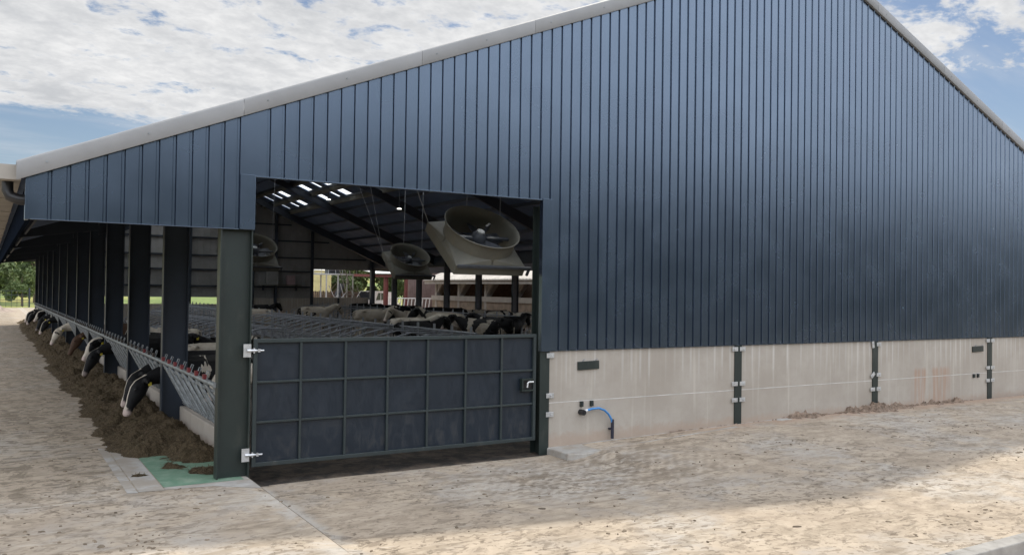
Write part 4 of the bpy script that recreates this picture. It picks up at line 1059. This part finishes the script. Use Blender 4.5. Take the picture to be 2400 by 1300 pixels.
# red framed shed
rb = empty('red_framed_shed', (0, 0, 0), 0, 'open shed with dark red steel frame, brown wall and white roof edge', 'shed')
for x, y in ((34.4, 80.2), (36.6, 80.0)):
    m = MB(); m.ibeam(x - .2, y - .15, x + .2, y + .15, 0, 4.1); m.build('column', 'rust_red', rb)
m = MB(); m.box(31.0, 79.9, 4.1, 41, 80.3, 4.35); m.build('beam', 'rust_red', rb)
m = MB(); m.loft([[(33, 79.6, 4.50), (42, 79.6, 4.60), (42, 79.6, 4.52), (33, 79.6, 4.42)], [(33, 93, 5.9), (42, 93, 6.1), (42, 93, 6.0), (33, 93, 5.8)]]); m.build('roof', 'white_paint', rb)
m = MB(); m.box(34.3, 74.5, 0.2, 38.5, 74.7, 4.55)
for k in range(22): m.box(34.35 + k * .19, 74.46, .25, 34.42 + k * .19, 74.499, 4.5)
m.build('wall', 'brown_clad', rb)
m = MB(); m.box(34.1, 74.4, 4.552, 38.6, 74.8, 4.85); m.build('wall_cap', 'rust_red', rb)
# white tubular barrier in front of it
o = empty('white_railing', (31.5, 72.9, 0), 0, 'white tubular feed railing in front of the brown walled shed', 'railing')
m = MB(); m.tube([(0, 0, 2.05), (4.6, .0, 2.05)], .05, 6); m.tube([(0, 0, 1.1), (4.6, 0, 1.1)], .05, 6); m.build('rail', 'white_paint', o)
for k in range(12):
    m = MB(); m.tube([(.1 + k * .37, 0, 0), (.1 + k * .37, 0, 1.1), (.02 + k * .37 + .2, 0, 2.05)], .05, 5); m.build('bar', 'white_paint', o)
cow('stand', 34.4, 77.5, 250, .3, .8, 'black and white cow with raised head standing behind the white railing', tagged=False)
# white van
v = empty('van', (36.3, 88.5, .0), R_(215), 'white van parked in the sun beyond the far opening', 'van'); v.scale = (1.3, 1.3, 1.33)
m = MB(); m.prism([(-2.3, .45), (2.35, .45), (2.38, .95), (2.2, 1.15), (1.2, 1.3), (.55, 1.98), (-.9, 2.0), (-1.1, 1.95), (-2.25, 1.9), (-2.32, 1.2)], -.88, .88); bevel(m.build('body', 'white_paint', v), .08, 3)
for a, b in ((-.85, -.08), (.0, .75)):
    m = MB()
    for s in (-.885, .865): m.prism([(a, 1.25), (b, 1.25), (b - (.38 if b > .5 else 0), 1.85), (a, 1.85)], s, s + .02)
    m.build('window', 'glass_dark', v)
m = MB(); m.face([(1.24, -.75, 1.30), (1.24, .75, 1.30), (.62, .7, 1.95), (.62, -.7, 1.95)]); m.build('windscreen', 'glass_dark', v)
for x in (-1.45, 1.5):
    for s in (-.9, .72):
        m = MB(); m.tube([(x, s, .36), (x, s + .18, .36)], .36, 16); wh = m.build('wheel', 'rubber', v)
        m = MB(); m.tube([(x, s - .005, .36), (x, s + .185, .36)], .2, 10); m.build('rim', 'light_metal', wh)
for s in (-.7, .5):
    m = MB(); m.box(2.33, s, .85, 2.40, s + .22, 1.02); m.build('headlight', 'glass_dark', v)
m = MB(); m.box(2.34, -.8, .42, 2.45, .8, .62); m.build('bumper', 'rubber', v)
# platform tower and ladder
o = empty('platform_tower', (30.5, 88.5, 0), 0, 'grey steel tower with machinery on its platform seen through the far opening', 'tower')
m = MB(); m.box(-.8, 0, 4.35, 4.0, 2, 4.5); m.build('platform', 'light_metal', o)
for x, y in ((.6, .1), (1.9, .1), (3.6, .1), (.6, 1.9), (3.6, 1.9)):
    m = MB(); m.box(x - .06, y - .06, 0, x + .06, y + .06, 4.35); m.build('leg', 'light_metal', o)
m = MB()
for a, b in (((.6, .3), (1.9, 2.2)), ((1.9, 1.2), (.9, 3.2)), ((1.9, 1.4), (3.0, 2.6)), ((2.9, 1.0), (2.2, 3.4))): m.tube([(a[0], .15, a[1]), (b[0], .15, b[1])], .045, 5)
m.build('brace', 'light_metal', o)
m = MB()
for q in range(7): m.tube([(-.8 + q * .8, .05, 4.5), (-.8 + q * .8, .05, 5.5)], .03, 5)
m.tube([(-.8, .05, 5.5), (4.0, .05, 5.5)], .03, 5); m.build('guard_rail', 'light_metal', o)
m = MB(); m.box(.9, .5, 4.51, 2.2, 1.5, 5.4); m.tube([(1.0, .4, 5.0), (2.3, .4, 5.0)], .35, 10); m.build('machine', 'fan_dark', o)
m = MB(); m.tube([(2.3, .9, .0), (2.5, .9, 1.2), (2.2, 1.0, 2.2), (2.7, .9, 3.4)], .35, 8); m.build('feed_pipe', 'fan_dark', o)
for i, (bx, tx, h, lab) in enumerate(((33.9, 32.4, 4.9, 'tall pale ladder leaning on the steel tower'), (34.6, 33.8, 3.2, 'short pale ladder right of the tall ladder'))):
    o = empty('ladder', (bx, 87.6, 0), 0, lab, 'ladder')
    m = MB()
    for d in (0, .62): m.tube([(d - .1, 0, 0), (tx - bx + d - .1, .3, h)], .05, 5)
    m.build('stile', 'cream_panel', o)
    m = MB(); nrg = int(h / .36)
    for k in range(1, nrg):
        f = k / nrg; m.tube([((tx - bx) * f - .1, .3 * f, h * f), ((tx - bx) * f + .52, .3 * f, h * f)], .035, 5)
    m.build('rung', 'cream_panel', o)
o = empty('board_fence', (30.2, 91.0, 0), 0, 'brown upright board fence behind the steel tower', 'fence')
m = MB()
for k in range(40): m.box(k * .22, 0, 0, k * .22 + .19, .04, 2.55 + .06 * math.sin(k * 3.3))
m.build('boards', 'wood_dark', o)
m = MB(); m.box(0, .05, .6, 8.8, .12, .72); m.box(0, .05, 2.0, 8.8, .12, 2.12); m.build('rail', 'wood_dark', o)
o = empty('field_stand_in', (33.6, 100.0, 0), 0, 'pale yellow ridged cylinder standing in for a field behind the steel tower', 'field patch')
m = MB(); m.tube([(0, 0, 0), (0, 0, 5.0)], 2.0, 28)  # yellow cylinder stands in for a sunlit field beyond the tower
for k in range(9): m.tube([(0, 0, .4 + k * .55), (0, 0, .44 + k * .55)], 2.03, 28)
m.build('body', 'field_yellow', o, smooth=True)
m = MB(); m.tube([(0, 0, 5.0), (0, 0, 5.7)], 0, 28, [2.1, .3]); m.build('roof', 'light_metal', o)

# ------------------------------------------------------------------ trees
def make_crown(seed, H, Rr, n, leaf, mt):
    r2 = random.Random(seed); m = MB()
    cl = []
    for k in range(16):
        a = r2.uniform(0, math.tau); zz = r2.uniform(.22, .95); rr = Rr * math.sqrt(max(.05, 1 - ((zz - .5) / .55) ** 2)) * r2.uniform(.25, .85)
        cl.append((rr * math.cos(a), rr * math.sin(a), zz * H, Rr * r2.uniform(.22, .46)))
    for k in range(n):
        cx, cy, cz, cr = r2.choice(cl)
        d = Vector((r2.gauss(0, 1), r2.gauss(0, 1), r2.gauss(0, .8))).normalized() * cr * (r2.random() ** .4)
        p = Vector((cx, cy, cz)) + d
        u = Vector((r2.gauss(0, 1), r2.gauss(0, 1), r2.gauss(0, 1))).normalized(); vv = u.orthogonal().normalized()
        s = leaf * r2.uniform(.5, 1.3)
        m.face([p - u * s, p - vv * s * .55, p + u * s, p + vv * s * .55])
    return m.mesh('crown', mt, fix=False)
def make_trunk(seed, H, r):
    r2 = random.Random(seed); m = MB()
    m.tube([(0, 0, -.3), (.05, 0, H * .25), (.1, .06, H * .5), (.05, .1, H * .8)], 0, 8, [r, r * .8, r * .55, r * .15])
    for k in range(6):
        a = r2.uniform(0, math.tau); z0 = H * r2.uniform(.2, .5); l = H * .3
        m.tube([(.08, .03, z0), (math.cos(a) * l * .5, math.sin(a) * l * .5, z0 + l * .45), (math.cos(a) * l, math.sin(a) * l, z0 + l * .8)], 0, 5, [r * .35, r * .22, r * .06])
    return m.mesh('trunk', 'bark')
TV = [(make_crown(11, 8, 3.4, 5200, .26, 'leaf_dark'), make_trunk(1, 8, .28)), (make_crown(23, 7, 3.2, 4800, .26, 'leaf_pale'), make_trunk(2, 7, .24)), (make_crown(31, 9.5, 3.6, 5600, .27, 'leaf_dark'), make_trunk(5, 9.5, .3))]
GT = 'trees beyond the sheds'
for i, (x, y, kd, s, lab) in enumerate([
    (-.9, 136, 1, 1.45, 'pale green tree at the far left edge beyond the feed passage'), (6.4, 150, 0, 1.5, 'dark green tree right of the pale tree beyond the feed passage'),
    (4.0, 130, 1, .72, 'small bushy tree by the field gate at the end of the passage'), (-6, 150, 2, .9, 'tall dark tree beyond the left edge of the passage end'),
    (14, 160, 1, .8, 'pale tree glimpsed through the gap under the far wall'), (26, 150, 0, .9, 'dark tree behind the far wall gap'),
    (36.5, 103, 0, .92, 'dark leafy tree right behind the tall ladder'), (40.5, 106, 1, .95, 'lighter leafy tree above the parked van'),
    (44.5, 104, 2, .8, 'dark tree seen between the red columns'), (49, 108, 0, .9, 'dense tree behind the brown walled shed'), (40, 118, 2, 1.0, 'taller dark tree at the back of the group over the van'), (54, 112, 1, 1.1, 'broad pale tree beyond the old shed roof')]):
    e = empty('broadleaf_tree', (x, y, -.1 + (0.055 * max(0, y - 150))), i * 1.3, lab, 'tree', GT); e.scale = (s, s, s)
    o = bpy.data.objects.new('crown', TV[kd][0]); COL.objects.link(o); o.parent = e
    o = bpy.data.objects.new('trunk', TV[kd][1]); COL.objects.link(o); o.parent = e
# field gate and rubble at the end of the passage
o = empty('field_gate', (.2, 122.5, 0), 0, 'thin dark mesh gate across the end of the feed passage', 'gate')
m = MB()
for z in (.3, .9, 1.5, 2.05): m.tube([(0, 0, z), (4.2, 0, z)], .03, 5)
for k in range(8): m.tube([(k * .6, 0, 0), (k * .6, 0, 2.05)], .02, 5)
m.build('bars', 'dark_steel', o)
m = MB(); m.box(4.25, -.08, 0, 4.42, .08, 2.4); m.build('post', 'dark_steel', o)
m = MB()
grid(m, axis_pts((-4, 3.4, 40)), axis_pts((100, 107, 24)), lambda x, y: -.05 + 1.25 * math.exp(-((x + .2) / 1.7) ** 2 - ((y - 103.5) / 1.7) ** 2) * (1 + .35 * fbm(x * 1.2, y * 1.2, 0, 4)))
tag(m.build('rubble_heap', 'rubble', fix=False), 'low heap of brownish rubble on the sunlit ground past the passage', 'rubble heap')
